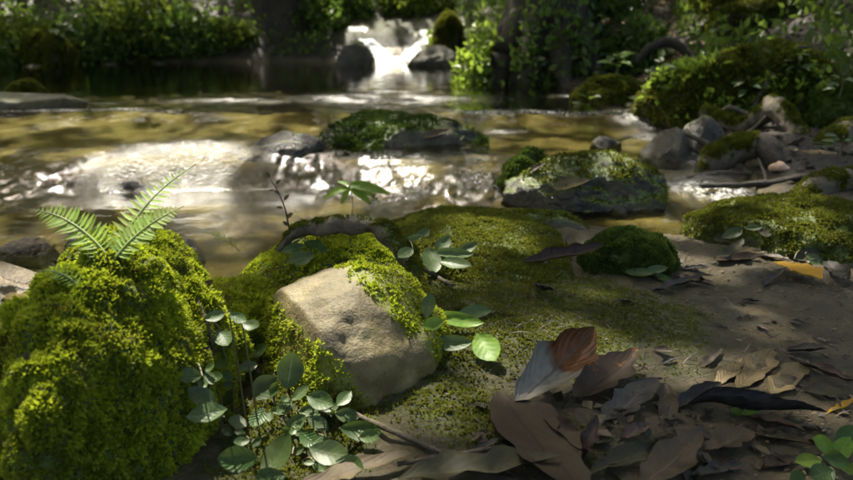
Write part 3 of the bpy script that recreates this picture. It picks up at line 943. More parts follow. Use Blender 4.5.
LIT = [(*pz(150, 320, .22), .22, .22), (*pz(130, 400, .15), .18, .18), (*pz(250, 400, .08), .18, .16), (*pz(330, 285, .17), .2, .18), (*pz(400, 310, .1), .14, .13), (*pz(440, 225, .1), .3, .2), (*pz(480, 340, .03), .12, .12),
       (*pz(590, 330, .03), .22, .12), (*pz(550, 380, .03), .07, .05), (*pz(110, 225, .34), .25, .2), (*pz(60, 300, .2), .14, .2), (*pz(330, 235, .15), .22, .13), (*pz(400, 185, .02), .4, .13), (*pz(350, 170, .03), .5, .1),
       (*pz(180, 165, .06), .36, .36), (*pz(270, 108, .11), .7, .2), (*pz(420, 104, .11), .6, .22), (*pz(150, 122, .09), 1.3, .12), (*pz(60, 150, .08), .6, .12), (*pz(540, 120, .09), .45, .2), (*pz(520, 200, .02), .12, .15),
       (*pz(400, 95, .125), .5, .12), (-.4, 9.75, .75, .6), (.3, 9.3, .4, .5), (.3, 6.9, .4, .45), (.45, 6.2, .25, .3), (*pz(645, 128, .1), .12, .3), (*pz(690, 168, .06), .12, .16), (*pz(712, 200, .01), .14, .1), (2.1, 8.4, .5, .6), (-3.5, 9.9, .8, .35), (-1.0, 11.4, 1.2, .4), (1.7, 4.6, .3, .1),
       (*pz(780, 167, .1), .07, .07), (*pz(785, 118, .22), .12, .1), (*pz(800, 140, .15), .08, .1), (*pz(725, 114, .2), .1, .08), (*pz(590, 105, .1), .3, .12), (2.4, 6.6, .35, .3), (-4.6, 9.6, .5, .5), (-2.6, 9.9, .5, .3), (-3.4, 9.3, .5, .25), (*pz(20, 280, 0), .3, .2), (*pz(60, 130, .09), 1.0, .16), (*pz(330, 130, .09), .8, .14), (*pz(560, 140, .09), .4, .2), (*pz(220, 100, .12), 1.2, .18), (-2.9, 9.6, .5, .4), (-4.2, 10.2, .5, .4), (-1.6, 9.9, .25, .3), (-3.6, 10.8, .9, .3), (*pz(70, 215, -.02), .5, .12), (*pz(650, 85, .2), .2, .2), (*pz(695, 205, 0), .12, .1)]


def lit(x, y, wob):
    q = np.full(len(x), 9.)
    for cx, cy, rx, ry in LIT:
        q = np.minimum(q, ((x - cx) / rx) ** 2 + ((y - cy) / ry) ** 2)
    return q < 1 + wob


TREES = [('tree', 'tall tree with a dark trunk rising from the far bank left of the waterfall', -1.8, 10.3, .29), ('tree', 'massive dark tree trunk on roots at the water edge right of the waterfall', .98, 6.75, .34),
         ('tree', 'tall tree on the left bank outside the view', -6.6, 5.5, .25), ('tree', 'tall tree up the right bank outside the view', 4.2, 6.5, .28), ('tree', 'tree up the slope behind the left bank', -5.0, 13.5, .22),
         ('tree', 'tree up the slope behind the leafy path', 3.4, 13., .25), ('tree', 'unseen tree added on the right bank behind the viewer to cut sky light', 3.2, -2.6, .26), ('tree', 'unseen tree added on the left bank behind the viewer to cut sky light', -4.4, -2.2, .26)]  # last pair is unseen, added so the crowns cut the blue sky fill
ncan = 90000
rg = np.random.default_rng(77)
cp = np.stack([rg.uniform(-10.5, 5.5, ncan), rg.uniform(-6, 18.5, ncan), rg.uniform(4.6, 8.6, ncan)], 1)
cl = vnoise(cp * .9, 81) + .6 * vnoise(cp * 2.4, 82)
cp = cp[cl > -.55]
tz = (cp[:, 2] - .08) / SUN[2]
gxp, gyp = cp[:, 0] - SUN[0] * tz, cp[:, 1] - SUN[1] * tz
wob = .45 * vnoise(np.stack([gxp * 9, gyp * 9, gxp * 0], 1), 83) + .25 * rg.normal(size=len(gxp))
keepc = ~lit(gxp, gyp, wob) | (rg.random(len(gxp)) < .012)
cp = cp[keepc]
own = np.argmin([np.hypot(cp[:, 0] - q[2], cp[:, 1] - q[3]) for q in TREES], 0)
M_CAN = foliage_mat('canopy_leaves', (.03, .055, .012), (.08, .14, .025), .4, .45, .4)
for k, (nm, lab, tx, ty, tr) in enumerate(TREES):
    zb = H1(tx, ty)
    t = thing(nm, lab, 'tree', (tx, ty, zb), 'trees around the stream')
    tube_obj('trunk', [(tx, ty, zb - .3), (tx, ty, zb + .25), (tx + .03, ty + .02, zb + 1.2), (tx - .05, ty + .05, zb + 3.2), (tx + .02, ty, 6.2), (tx, ty, 7.6)],
             [tr * 1.45, tr * 1.12, tr, tr * .85, tr * .5, tr * .15], M_TRUNK, t, 40 + k, .35, seg=18, noise=.12, solid=k < 2)
    sel = cp[own == k]
    lim = sel[rg.choice(len(sel), 7, replace=False)]
    for q in lim:
        z0 = rg.uniform(3.6, 5.2)
        a = np.array([tx, ty, z0])
        tube_obj('limb', [a, a * .6 + q * .4 + np.array([0, 0, .3]), q], [tr * .4, tr * .22, .02], M_TRUNK, t, 60, .2, seg=8, sub=5)
    Vb, Fb, tn = blades(sel, np.tile([0, 0, 1.], (len(sel), 1)), .26, .55, np.clip(.5 + .5 * vnoise(sel * 2, 85), 0, 1), rg, spread=1.4)
    o = link('crown', mesh_np('crown', Vb - np.array([tx, ty, zb]), Fb, smooth=False, attrs={'tint': tn}), M_CAN, t)
    if k == 1:
        for j, (ang, ln) in enumerate([(-2.6, .75), (-2.0, .6), (-1.5, .7), (-1.0, .7), (-.4, .9), (3.0, .7), (.4, .7)]):
            c, s_ = math.cos(ang), math.sin(ang)
            ex, ey = tx + c * ln, ty + s_ * ln
            tube_obj('buttress_root', [(tx + c * .2, ty + s_ * .2, zb + .55), (tx + c * .42, ty + s_ * .42, zb + .2), (tx + c * ln * .8, ty + s_ * ln * .8, H1(tx + c * ln * .8, ty + s_ * ln * .8) + .04), (ex, ey, H1(ex, ey) - .04)],
                     [.1, .09, .06, .035], M_TRUNK, t, 70 + j, .3, seg=10)


# ------------------------------------------------------------------ leaf meshes
def leaf_mesh(name, mat, width=.5, bend=.15, cup=.15, wrinkle=.02, seed=0, nl=13, nw=7, peak=.45, twist=0., tip=1.0, stalk=.0, edge=0.):
    """unit leaf along +Y, face up +Z. bend: end curls up; cup: sides rise"""
    s = np.linspace(0, 1, nl)
    a = np.linspace(-1, 1, nw)
    Sg, Ag = np.meshgrid(s, a, indexing='ij')
    Sg, Ag = Sg.ravel(), Ag.ravel()
    e = math.log(.5) / math.log(peak)
    wd = width * .5 * np.sin(np.pi * np.clip(Sg ** e, 0, 1)) ** (.75 * tip) + .004
    wd *= 1 + edge * vnoise(np.stack([Sg * 9, np.sign(Ag) * 3, Sg * 0 + seed], 1), seed)
    X = Ag * wd
    th = np.abs(Ag) * cup * 2
    X = np.sign(Ag) * wd * np.where(th > 1e-3, np.sin(th) / np.maximum(th, 1e-3), 1) * np.abs(Ag)
    Z = wd * np.abs(Ag) * np.where(th > 1e-3, (1 - np.cos(th)) / np.maximum(th, 1e-3), 0) + .12 * np.abs(X) * (cup > 0)
    bn = bend * 2
    Y = np.sin(bn * Sg) / bn if abs(bn) > 1e-3 else Sg
    Zb = (1 - np.cos(bn * Sg)) / bn if abs(bn) > 1e-3 else 0 * Sg
    ang = twist * Sg
    X, Z = X * np.cos(ang) - Z * np.sin(ang), X * np.sin(ang) + Z * np.cos(ang)
    Z = Z * np.cos(bn * Sg) + Zb
    Z = Z + wrinkle * fbm(np.stack([X * 5, Y * 5, Sg * 0 + seed], 1), 3, seed)
    V = np.stack([X, Y, Z], 1)
    V[:, 1] -= 0
    F = grid_faces(nl, nw)[:, ::-1]
    uv = np.stack([Ag * .5 + .5, Sg], 1)
    if stalk:
        n0 = len(V)
        sv = np.array([[-.012, 0, 0], [.012, 0, 0], [.012, -stalk, -.03], [-.012, -stalk, -.03], [0, 0, .018], [0, -stalk, -.012]])
        V = np.vstack([V, sv])
        uv = np.vstack([uv, np.full((6, 2), (.5, .0))])
        F = np.vstack([F, np.array([[0, 1, 2, 3], [0, 4, 5, 3], [4, 1, 2, 5]]) + n0])
    me = mesh_np(name, V, F, uv=uv)
    me.materials.append(mat)
    return me


def set_leaf(o, base, tip, nrm, parent_loc=None, wscale=1.):
    base, tip, nrm = Vector(base), Vector(tip), Vector(nrm)
    yv = tip - base
    L = yv.length
    yv.normalize()
    zv = nrm - yv * nrm.dot(yv)
    if zv.length < 1e-4:
        zv = Vector((0, -.3, 1))
        zv = zv - yv * zv.dot(yv)
    zv.normalize()
    xv = yv.cross(zv)
    m = Matrix((xv * L * wscale, yv * L, zv * L)).transposed().to_4x4()
    m.translation = base - (Vector(parent_loc) if parent_loc is not None else Vector())
    o.matrix_basis = m
    return o


BROWN = leaf_mat('brown_leaf', (.042, .03, .016), (.072, .053, .028), (.02, .014, .008), .65, 0, 9, .0012, spot=(.05, .035, .02), spotlvl=.55)
GREYL = leaf_mat('grey_leaf', (.024, .018, .011), (.05, .037, .022), (.065, .05, .03), .55, 0, 10, .0012, spot=(.03, .027, .022), spotlvl=.56)
DARK = leaf_mat('rotten_leaf', (.014, .013, .012), (.045, .042, .038), (.06, .055, .05), .45, 0, 8, .002, spot=(.09, .085, .08), spotlvl=.66)
PURPL = leaf_mat('dark_brown_leaf', (.035, .022, .018), (.085, .058, .045), (.12, .09, .07), .5, 0, 9, .0012, spot=(.02, .015, .012))
RUSTY = leaf_mat('silver_rust_leaf', (.11, .102, .082), (.17, .158, .13), (.065, .058, .046),   .5, 0, 10, .007, half=((.115, .04, .013), .5))
ORANGE = leaf_mat('mottled_orange_leaf', (.095, .067, .042), (.055, .038, .024), (.035, .024, .016), .65, 0, 9, .0012, spot=(.26, .12, .025), spotlvl=.58)
TANL = leaf_mat('tan_leaf', (.16, .12, .055), (.1, .078, .038), (.1, .075, .04), .6, 0, 8, .003, spot=(.06, .045, .03), spotlvl=.62)
YELL = leaf_mat('yellow_leaf', (.52, .3, .02), (.42, .25, .02), (.3, .15, .02), .5, .15, 8, .003, spot=(.2, .09, .02), spotlvl=.66)
OLIVE = leaf_mat('olive_leaf', (.026, .025, .012), (.05, .047, .024), (.07, .066, .036), .6, 0, 9, .0012, spot=(.03, .03, .02))
GREEN = leaf_mat('matt_green_leaf', (.035, .07, .013), (.07, .115, .026), (.1, .14, .05), .5, .18, 6, .0006, spot=(.12, .16, .06), spotlvl=.62, spec=.5)
GREEN2 = leaf_mat('bright_green_leaf', (.09, .17, .02), (.17, .27, .04), (.2, .3, .08), .45, .35, 6, .0008)
DEEPG = leaf_mat('deep_green_leaf', (.025, .055, .014), (.06, .11, .03), (.09, .14, .05), .35, .25, 7, .003)
PALEG = leaf_mat('pale_green_leaf', (.05, .085, .028), (.09, .13, .048), (.22, .27, .18), .45, .15, 6, .0008)

# ------------------------------------------------------------------ fallen leaves: base pixel, tip pixel, width, material, bend, cup, extra lift at base/tip (m), label
FALL = [
    ((497, 402), (585, 500), .62, BROWN, .05, .08, .035, .012, 'large flat brown leaf with a straight midrib at the bottom centre'),
    ((512, 412), (588, 358), .8, RUSTY, .22, .6, .03, .05, 'curled leaf with a silver ribbed half and a rust red half'),
    ((572, 402), (634, 366), .7, ORANGE, .2, .35, .014, .03, 'mottled brown leaf with an orange edge right of the rusty curled leaf'),
    ((532, 410), (592, 470), .34, PURPL, .15, .9, .03, .02, 'narrow dark brown leaf curled along the edge of the large flat leaf'),
    ((604, 422), (655, 388), .62, DARK, .15, .3, .012, .02, 'thin blackened leaf skeleton below the orange-edged leaf'),
    ((664, 388), (672, 444), .5, GREYL, -.2, .3, .04, .012, 'grey shrivelled leaf standing at the left end of the long black leaf'),
    ((688, 406), (826, 424), .3, DARK, .08, 1.2, .03, .02, 'long black rotten leaf rolled like a tube'),
    ((676, 410), (722, 398), .6, DARK, .3, .5, .02, .04, 'crumpled black leaf under the left half of the long rolled leaf'),
    ((704, 452), (752, 440), .75, GREYL, .1, .2, .02, .03, 'small square-ended grey leaf in front of the long black leaf'),
    ((640, 492), (700, 440), .66, GREYL, .12, .2, .015, .02, 'wide grey leaf at the bottom edge right of centre'),
    ((586, 478), (676, 450), .3, OLIVE, .1, .5, .03, .03, 'olive grey leaf curling up at the bottom edge beside the wide grey leaf'),
    ((572, 470), (598, 438), .6, PURPL, .6, .9, .01, .03, 'small crumpled brown leaf ball right of the large flat leaf'),
    ((566, 452), (590, 446), .6, DARK, .5, .7, .01, .02, 'black crumpled scrap beside the crumpled brown leaf ball'),
    ((398, 486), (560, 470), .34, OLIVE, .1, .4, .03, .03, 'dark olive leaf lying along the bottom edge left of centre'),
    ((300, 492), (412, 462), .3, BROWN, .1, .3, .03, .03, 'tan brown leaf at the bottom edge below the creeping plant'),
    ((736, 392), (772, 352), .7, TANL, .05, .1, .006, .008, 'flat tan leaf pressed into the soil behind the long black leaf'),
    ((770, 396), (806, 366), .7, TANL, .05, .1, .006, .01, 'second flat tan leaf pressed into the soil at the right'),
    ((716, 386), (742, 362), .6, TANL, .1, .2, .006, .01, 'pale tan leaf scrap left of the flat tan leaf'),
    ((790, 362), (856, 392), .26, PURPL, .1, .9, .02, .03, 'narrow brown leaf curled at the right edge'),
    ((786, 352), (826, 358), .55, DARK, .3, .6, .012, .02, 'black crumpled leaf above the narrow brown leaf at the right edge'),
    ((806, 392), (846, 398), .6, OLIVE, .05, .15, .012, .016, 'dull olive leaf at the right edge above the orange-brown leaf'),
    ((745, 418), (806, 438), .34, ORANGE, .1, .7, .02, .02, 'reddish brown leaf curled under the long black leaf'),
    ((750, 436), (812, 450), .3, BROWN, .1, .7, .02, .02, 'brown leaf strip in front of the reddish curled leaf'),
    ((828, 414), (858, 406), .36, YELL, .2, .6, .01, .015, 'dull yellow curled leaf at the right edge above the green sprig'),
    ((520, 262), (604, 258), .27, PURPL, .2, .8, .01, .03, 'dark brown curled leaf on the moss in front of the small hump'),
    ((546, 263), (569, 246), .6, PURPL, .1, .3, .012, .03, 'upright brown leaf point on the dark curled leaf'),
    ((586, 250), (618, 268), .5, GREYL, .1, .4, .01, .02, 'grey leaf strip right of the dark curled leaf'),
    ((650, 292), (706, 282), .3, DARK, .1, .5, .008, .014, 'lowest of the dark leaves fanned out on the soil by the mossy hump'),
    ((672, 276), (716, 292), .34, PURPL, .1, .6, .01, .014, 'middle one of the dark leaves fanned out on the soil by the mossy hump'),
    ((680, 270), (712, 272), .4, DARK, .2, .5, .01, .016, 'uppermost of the dark leaves fanned out on the soil by the mossy hump'),
    ((772, 266), (820, 286), .75, YELL, .1, .25, .03, .035, 'bright yellow fallen leaf in front of the long mossy rock'),
    ((712, 264), (768, 262), .36, BROWN, .1, .6, .01, .016, 'brown folded leaf left of the bright yellow leaf'),
    ((716, 262), (742, 250), .6, OLIVE, .2, .4, .012, .03, 'pale olive leaf tip standing on the brown folded leaf'),
    ((762, 288), (786, 276), .6, DARK, .3, .6, .008, .015, 'black shrivelled leaf just left of the bright yellow leaf'),
    ((758, 256), (792, 264), .4, GREYL, .1, .4, .01, .015, 'grey leaf behind the bright yellow leaf'),
    ((534, 286), (556, 306), .6, DARK, .3, .8, .01, .02, 'small black crumpled leaf on the open moss shelf'),
    ((618, 300), (634, 306), .5, DARK, .2, .5, .006, .01, 'tiny black leaf scrap at the edge of the open moss shelf'),
    ((652, 350), (672, 356), .6, PURPL, .3, .6, .006, .012, 'small dark red leaf scrap on the bare soil'),
    ((662, 364), (676, 360), .5, DARK, .2, .5, .006, .01, 'tiny dark scrap below the dark red leaf scrap'),
    ((742, 300), (762, 306), .5, DARK, .2, .5, .006, .012, 'small dark scrap on the bare soil below the fanned dark leaves'),
    ((788, 322), (806, 328), .5, DARK, .2, .6, .006, .012, 'small black scrap on the bare soil near the right edge'),
    ((756, 326), (768, 334), .6, PURPL, .2, .6, .006, .012, 'small brown scrap on the bare soil left of the black scrap'),
    ((812, 338), (838, 350), .3, DARK, .2, .7, .008, .012, 'thin black leaf strip on the bare soil at the right edge'),
    ((632, 384), (668, 382), .18, DARK, .1, .9, .012, .014, 'thin black leaf stalk right of the orange-edged leaf'),
    ((362, 150), (378, 142), .6, PALEG, .2, .4, .01, .02, 'pale grey-green leaf stuck on the midstream boulder'),
    ((422, 138), (452, 134), .4, ORANGE, .2, .5, .01, .03, 'reddish leaf on top of the midstream boulder'),
    ((446, 144), (462, 138), .6, PALEG, .2, .4, .01, .02, 'pale leaf beside the reddish leaf on the midstream boulder'),
    ((528, 174), (546, 166), .6, GREYL, .2, .4, .01, .02, 'whitish leaf on the mossy left end of the grey boulder'),
    ((552, 188), (590, 182), .4, TANL, .2, .5, .01, .02, 'tan leaf lying on the grey boulder beside the riffle'),
    ((36, 248), (52, 242), .6, TANL, .2, .3, .006, .01, 'tan leaf lying on the rounded brown stone at the left edge'),
    ((826, 262), (852, 290), .5, DARK, .2, .4, .012, .012, 'dark leaf right of the bright yellow leaf at the edge'),
    ((700, 368), (722, 352), .5, GREYL, .1, .3, .006, .01, 'grey leaf scrap on the soil left of the tan leaves'),
    ((620, 440), (650, 430), .55, PURPL, .2, .5, .008, .015, 'dark brown leaf on the mossy soil below the blackened skeleton leaf'),
    ((760, 470), (800, 462), .5, GREYL, .1, .4, .01, .015, 'grey leaf at the bottom edge left of the green sprig'),
    ((690, 478), (744, 470), .4, DARK, .1, .5, .01, .015, 'black leaf at the bottom edge between the grey leaves'),
    ((462, 458), (500, 446), .4, DARK, .2, .5, .01, .015, 'black leaf scrap left of the large flat brown leaf'),
]


def fallen_leaves():
    for k, (b, t_, wd, mt, bend, cup, l0, l1_, lab) in enumerate(FALL):
        pb, nb = hit(*b)
        pt, nt = hit(*t_)
        if abs(pt.y - pb.y) > .3:
            pt = PY(t_[0], t_[1], pb.y + .03)
        n = (nb + nt).normalized()
        n = (n + Vector((0, -.04, .5))).normalized()
        if mt is not RUSTY:
            bend, cup, l0, l1_ = bend * .6, cup * .75, l0 * .6, l1_ * .6
        du_, dv_ = t_[0] - b[0], t_[1] - b[1]
        lp = math.hypot(du_, dv_)
        wd = min(.8, wd * .62 * (1 + .35 * abs(du_) / lp) * lp / FPX * (pb - Vector((0, 0, HC))).length / max(.01, (pt - pb).length))
        me = leaf_mesh('leaf_blade', mt, wd, bend, cup, .05, 300 + k, nl=17, nw=9, peak=.42 + .12 * random.random(), twist=random.uniform(-.6, .6) * (cup > .25), edge=.3, stalk=.12 if k % 3 else 0)
        o = link('fallen_leaf', me)
        set_leaf(o, pb + n * l0 * .55, pt + n * l1_ * .55, n)
        tag(o, lab, 'leaf', 'dead leaves lying on the ground and rocks')


fallen_leaves()

# ------------------------------------------------------------------ sticks in the foreground
STK = [('twig', 'thin straight brown twig slanting from the creeping plant to the dead leaves', [(352, 418), (405, 442), (462, 468)], .0042), ('twig', 'short dark twig crossing the end of the straight brown twig', [(400, 470), (440, 462), (505, 452)], .004),
       ('stick', 'thin dark stick leaning across the moss above the small leafy plant', [(408, 262), (430, 276), (452, 290)], .005), ('twig', 'dark broken twig on the soil at the right edge above the tan leaves', [(790, 362), (822, 374), (860, 388)], .004),
       ('twig', 'thin dark twig in the moss beside the creeping plant', [(196, 300), (204, 330), (210, 356)], .0028)]
for k, (nm, lab, ps, r0) in enumerate(STK):
    pts = []
    for q in ps:
        h_, n_ = hit(*q)
        pts.append(h_ + n_ * (r0 + .006))
    o = tube_obj(nm, pts, [r0, r0 * 1.1, r0 * .8], M_STICK, seed=90 + k, noise=.2)
    tag(o, lab, 'twig')

# ------------------------------------------------------------------ live plants
UP = Vector((0, -.62, .78)).normalized()


def plane_pt(u, v, c, n):
    d = ray(u, v)
    o = Vector((0, 0, HC))
    return o + d * ((c - o).dot(n) / d.dot(n))


def leafy_plant(name, label, root_px, leaves, mats, lift=.035, width=.62, stem_mat=None, group=None, cat='plant', tilt=UP, shrink=1., extra=0):
    """leaves: (u, v, du, dv[, width]) centre and half axis towards the tip in pixels; each hangs on a petiole from the creeping stem"""
    rp, rn = hit(*root_px)
    t = thing(name, label, cat, tuple(rp), group)
    last = rp
    meshes = [leaf_mesh(name + '_leaf', mats[k % len(mats)], width, .12 + .1 * k, .16, .03, 500 + k, nl=9, nw=7, peak=.5) for k in range(max(2, len(mats)))]
    leaves = [(l_[0], l_[1], l_[2] * shrink, l_[3] * shrink) + tuple(l_[4:]) for l_ in leaves]
    for q_ in range(extra):
        l_ = random.choice(leaves)
        a_ = random.uniform(0, 6.28)
        r_ = random.uniform(5, 12)
        leaves.append((l_[0] + random.uniform(-20, 20), l_[1] + random.uniform(-4, 24), r_ * math.cos(a_), r_ * .7 * math.sin(a_)))
    for k, lf in enumerate(leaves):
        u, v, du, dv = lf[:4]
        h_, n_ = hit(u, v)
        if h_.y > rp.y + .25:
            h_ = PY(u, v, rp.y)
        toward = (Vector((0, 0, HC)) - h_).normalized()
        lf_h = lift * random.uniform(.55, 1.35)
        c = h_ + toward * lf_h
        n = (tilt + Vector((random.uniform(-.35, .35), random.uniform(-.25, .25), random.uniform(-.2, .2)))).normalized()
        b = plane_pt(u - du, v - dv, c, n)
        e = plane_pt(u + du, v + dv, c, n)
        ln = (e - b).length
        o = link('leaf', meshes[k % len(meshes)], parent=t)
        wreq = (lf[4] if len(lf) > 4 else width) / width
        set_leaf(o, b, e, n, rp, wreq)
        foot = h_ * .9 + rp * .1
        foot.z = drop(foot.x, foot.y) + .002
        mid = (b + foot) * .5 + Vector((0, 0, .006))
        tube_obj('stem', [foot, mid, b], [.0016, .0015, .0012], stem_mat or M_STEM, t, 7, 0, seg=6, sub=4, noise=0)
    return t


st = NT('green_stem')
b_ = st.n('BsdfPrincipled', Base__Color=(.11, .1, .04), Roughness=.5)
M_STEM = st.done(b_.outputs[0])

leafy_plant('creeping_plant', 'low creeping plant with matt oval leaves growing between the bright moss and the tan boulder', (262, 430),
            [(215, 317, 12, -3), (238, 319, 10, 6), (252, 327, 11, 4), (259, 354, 15, -3), (248, 367, -11, 3), (290, 371, 3, -21, .72), (191, 376, -13, 0), (214, 379, 12, 4), (202, 397, -16, -8), (208, 416, -22, 8),
             (237, 424, -2, 11, .9), (258, 420, -6, 14), (265, 388, 14, -12, .8), (297, 425, 14, -9), (280, 459, 22, -20, .7), (240, 460, -22, 2), (321, 401, 16, 6), (347, 416, 14, 3), (330, 455, 24, 8, .6), (362, 433, 26, 6, .45),
             (344, 399, -8, 9), (302, 394, 12, -7), (222, 366, 8, 7), (310, 440, 12, 10), (230, 398, 8, -10), (284, 408, -8, 10), (352, 466, 18, 6), (268, 480, -20, 6), (318, 424, 12, 8), (224, 340, 6, 12)], [GREEN, PALEG, GREEN, DEEPG], lift=.045, shrink=.88, extra=34)
leafy_plant('small_plant', 'small plant with long flat green leaves on the moss right of the tan boulder', (452, 352),
            [(429, 306, 3, -12, .55), (456, 322, 26, 7, .32), (474, 313, 17, -1, .4), (433, 324, -11, 4, .6), (452, 344, 21, 0, .4), (487, 350, 10, 17, .62)], [GREEN, GREEN2], lift=.04, width=.5)
leafy_plant('leaf_cluster', 'cluster of grey-green drooping leaves on the mossy ledge below the seedling', (436, 268),
            [(421, 237, 8, -7), (431, 262, 3, 15, .6), (452, 255, 20, 2, .3), (412, 242, -10, 7), (456, 265, 17, 4, .4), (466, 250, 13, -5, .4), (405, 254, -8, 6), (442, 246, 6, -8)], [PALEG, GREEN], lift=.03, width=.5)
leafy_plant('leaf_cluster', 'dark shiny leaf cluster left of the arched root behind the tan boulder', (300, 262),
            [(304, 240, 12, -3), (294, 250, -12, 5), (316, 248, 12, 6), (300, 260, -14, 6), (322, 238, 10, -5)], [DEEPG, PALEG], lift=.03, width=.5)
leafy_plant('leaf_pair', 'two oval green leaves on the soil in front of the mossy hump', (650, 282), [(640, 274, -16, 1, .4), (663, 280, 10, 7, .55), (656, 270, 12, -1, .4)], [GREEN, DEEPG], lift=.02, width=.5)
leafy_plant('leaf_sprig', 'loose sprig of olive green leaves on the long mossy rock at the right', (745, 240), [(733, 234, 12, -4, .45), (764, 234, 6, 3, .7), (753, 228, 9, 0, .4), (806, 256, 12, -3, .4), (815, 262, 10, 8, .6), (722, 240, -10, 4, .5)], [GREEN, OLIVE], lift=.015, width=.5)
leafy_plant('green_sprig', 'low bright green leafy sprig in the bottom right corner', (838, 466), [(822, 444, -12, -6), (846, 440, 12, -8), (808, 462, -14, 2), (834, 460, 12, 5), (850, 470, 12, 4), (820, 476, -14, 6), (842, 450, 8, -12), (796, 478, -10, 3)], [GREEN2, DEEPG], lift=.05)
leafy_plant('tiny_sprig', 'tiny green sprig growing beside the long black rolled leaf', (742, 416), [(736, 412, -8, -2), (750, 412, 9, -2), (743, 405, 1, -8)], [GREEN2], lift=.02, width=.5)

# seedling with pointed leaves at the water edge
rp, rn = hit(352, 212)
top = PY(350, 188, rp.y)
t = thing('seedling', 'small bright green seedling with pointed leaves at the water edge', 'plant', tuple(rp))
tube_obj('stem', [rp - Vector((0, 0, .01)), (rp + top) / 2 + Vector((.006, 0, 0)), top], [.003, .0026, .002], M_STEM, t, 3, 0, seg=6, noise=0)
sm = leaf_mesh('seedling_leaf', GREEN2, .34, -.25, .2, .02, 8, nl=9, nw=5, peak=.4)
for u, v, dy in [(320, 194, -.02), (336, 178, .03), (375, 179, .02), (391, 187, -.02), (340, 202, -.05), (372, 200, -.06), (362, 176, .06), (384, 196, .03)]:
    e = PY(u, v, rp.y + dy)
    set_leaf(link('leaf', sm, parent=t), top + Vector((0, 0, random.uniform(-.006, .008))), e, (0, -.5, .85), rp)
# dry sprig
rp, rn = hit(292, 250)
t = thing('dry_sprig', 'thin dry sprig with pale buds left of the arched root', 'plant', tuple(rp))
path = [rp - Vector((0, 0, .01)), PY(288, 222, rp.y - .02), PY(282, 200, rp.y - .03), PY(270, 178, rp.y - .03)]
tube_obj('stem', path, [.0022, .002, .0016, .001], M_STICK, t, 3, 0, seg=6, noise=0)
bm_ = leaf_mesh('bud', TANL, .5, .1, .3, .02, 9, nl=5, nw=5)
for k, (u, v, du, dv) in enumerate([(270, 178, -4, -6), (276, 184, 6, -4), (280, 194, -7, -3), (284, 200, 6, -5), (283, 208, -7, 0), (287, 218, 7, -5), (288, 226, -6, -5), (290, 234, 7, -2), (274, 190, -6, 2)]):
    b, e = PY(u, v, rp.y - .025), PY(u + du, v + dv, rp.y - .03)
    set_leaf(link('bud', bm_, parent=t), b, e, (0, -.8, .6), rp)


# ferns
def pinna_mesh():
    return leaf_mesh('pinna', FERN, .22, .1, .1, .01, 12, nl=6, nw=3, peak=.3)


FERN = leaf_mat('fern_frond', (.24, .36, .05), (.34, .48, .09), (.4, .5, .12), .5, .45, 5, .001)
PIN = pinna_mesh()


def fern(label, root, fronds):
    rp = Vector(root)
    t = thing('fern', label, 'fern', tuple(rp))
    for pts, n, ml in fronds:
        ps = [np.array(tuple(q)) for q in pts]
        s = np.linspace(0, 1, n + 1)
        cur = np.array([(1 - q) ** 2 * ps[0] + 2 * q * (1 - q) * ps[1] + q * q * ps[2] for q in s])
        fr = tube_obj('frond', [cur[k] for k in (0, n // 4, n // 2, 3 * n // 4, n)], [.0022, .002, .0016, .0012, .0006], M_FST, t, 5, 0, seg=6, sub=4, noise=0)
        nrm = Vector((0, -.55, .83))
        for k in range(2, n):
            tg = Vector(cur[min(k + 1, n)] - cur[k - 1]).normalized()
            sdv = tg.cross(nrm).normalized()
            ln = ml * (math.sin(math.pi * min(1, (s[k] * .82 + .2))) ** .8)
            for sg in (-1, 1):
                d = (sdv * sg + tg * .35 + Vector((0, 0, random.uniform(-.18, .08)))).normalized()
                b = Vector(cur[k])
                o = link('pinna', PIN, parent=fr)
                set_leaf(o, b, b + d * ln * random.uniform(.9, 1.1), nrm, rp)
    return t


fs = NT('fern_stalk')
b_ = fs.n('BsdfPrincipled', Base__Color=(.2, .28, .07), Roughness=.5)
M_FST = fs.done(b_.outputs[0])
rt = hit(112, 262)[0]
Y0 = rt.y
fern('fern with long feathery fronds on top of the bright mossy boulder', rt - Vector((0, 0, .01)),
     [([rt, PY(78, 214, Y0 + .04), PY(30, 209, Y0 + .05)], 23, .032), ([rt, PY(140, 224, Y0 + .03), PY(184, 206, Y0 + .06)], 21, .03), ([rt, PY(136, 200, Y0 + .08), PY(196, 164, Y0 + .14)], 20, .03)])
rt = hit(82, 290)[0]
fern('short drooping fern frond at the left shoulder of the mossy boulder', rt, [([rt, PY(66, 268, rt.y + .02), PY(36, 271, rt.y)], 12, .017)])
rt = hit(240, 252)[0]
fern('single small fern frond in front of the water beside the moss cushion', rt, [([rt, PY(226, 234, rt.y + .01), PY(196, 231, rt.y)], 11, .02)])

# ------------------------------------------------------------------ moss, litter and gravel on the open ground (uncountable)
rg = np.random.default_rng(91)
n = 150000
px_, py_ = rg.uniform(-.75, 1.0, n), rg.uniform(.9, 2.65, n)
mf = moss_field(px_, py_)
k_ = (rg.random(n) < sstep(.3, .95, mf)) & (sdist(px_, py_) > .0)
px_, py_ = px_[k_], py_[k_]
pz_ = HGT(px_, py_)
e = .01
nx = np.stack([-(HGT(px_ + e, py_) - pz_) / e, -(HGT(px_, py_ + e) - pz_) / e, np.ones(len(px_))], 1)
nx /= np.linalg.norm(nx, axis=1, keepdims=True)
pp = np.stack([px_, py_, pz_ - .001], 1)
tn = np.clip(.42 + .6 * fbm(pp * 9, 3, 93) + .4 * fbm(pp * 50, 2, 94), 0, 1)
Lm = .0055 + .004 * np.exp(-(((px_ + .1) / .25) ** 2 + ((py_ - 1.4) / .3) ** 2))
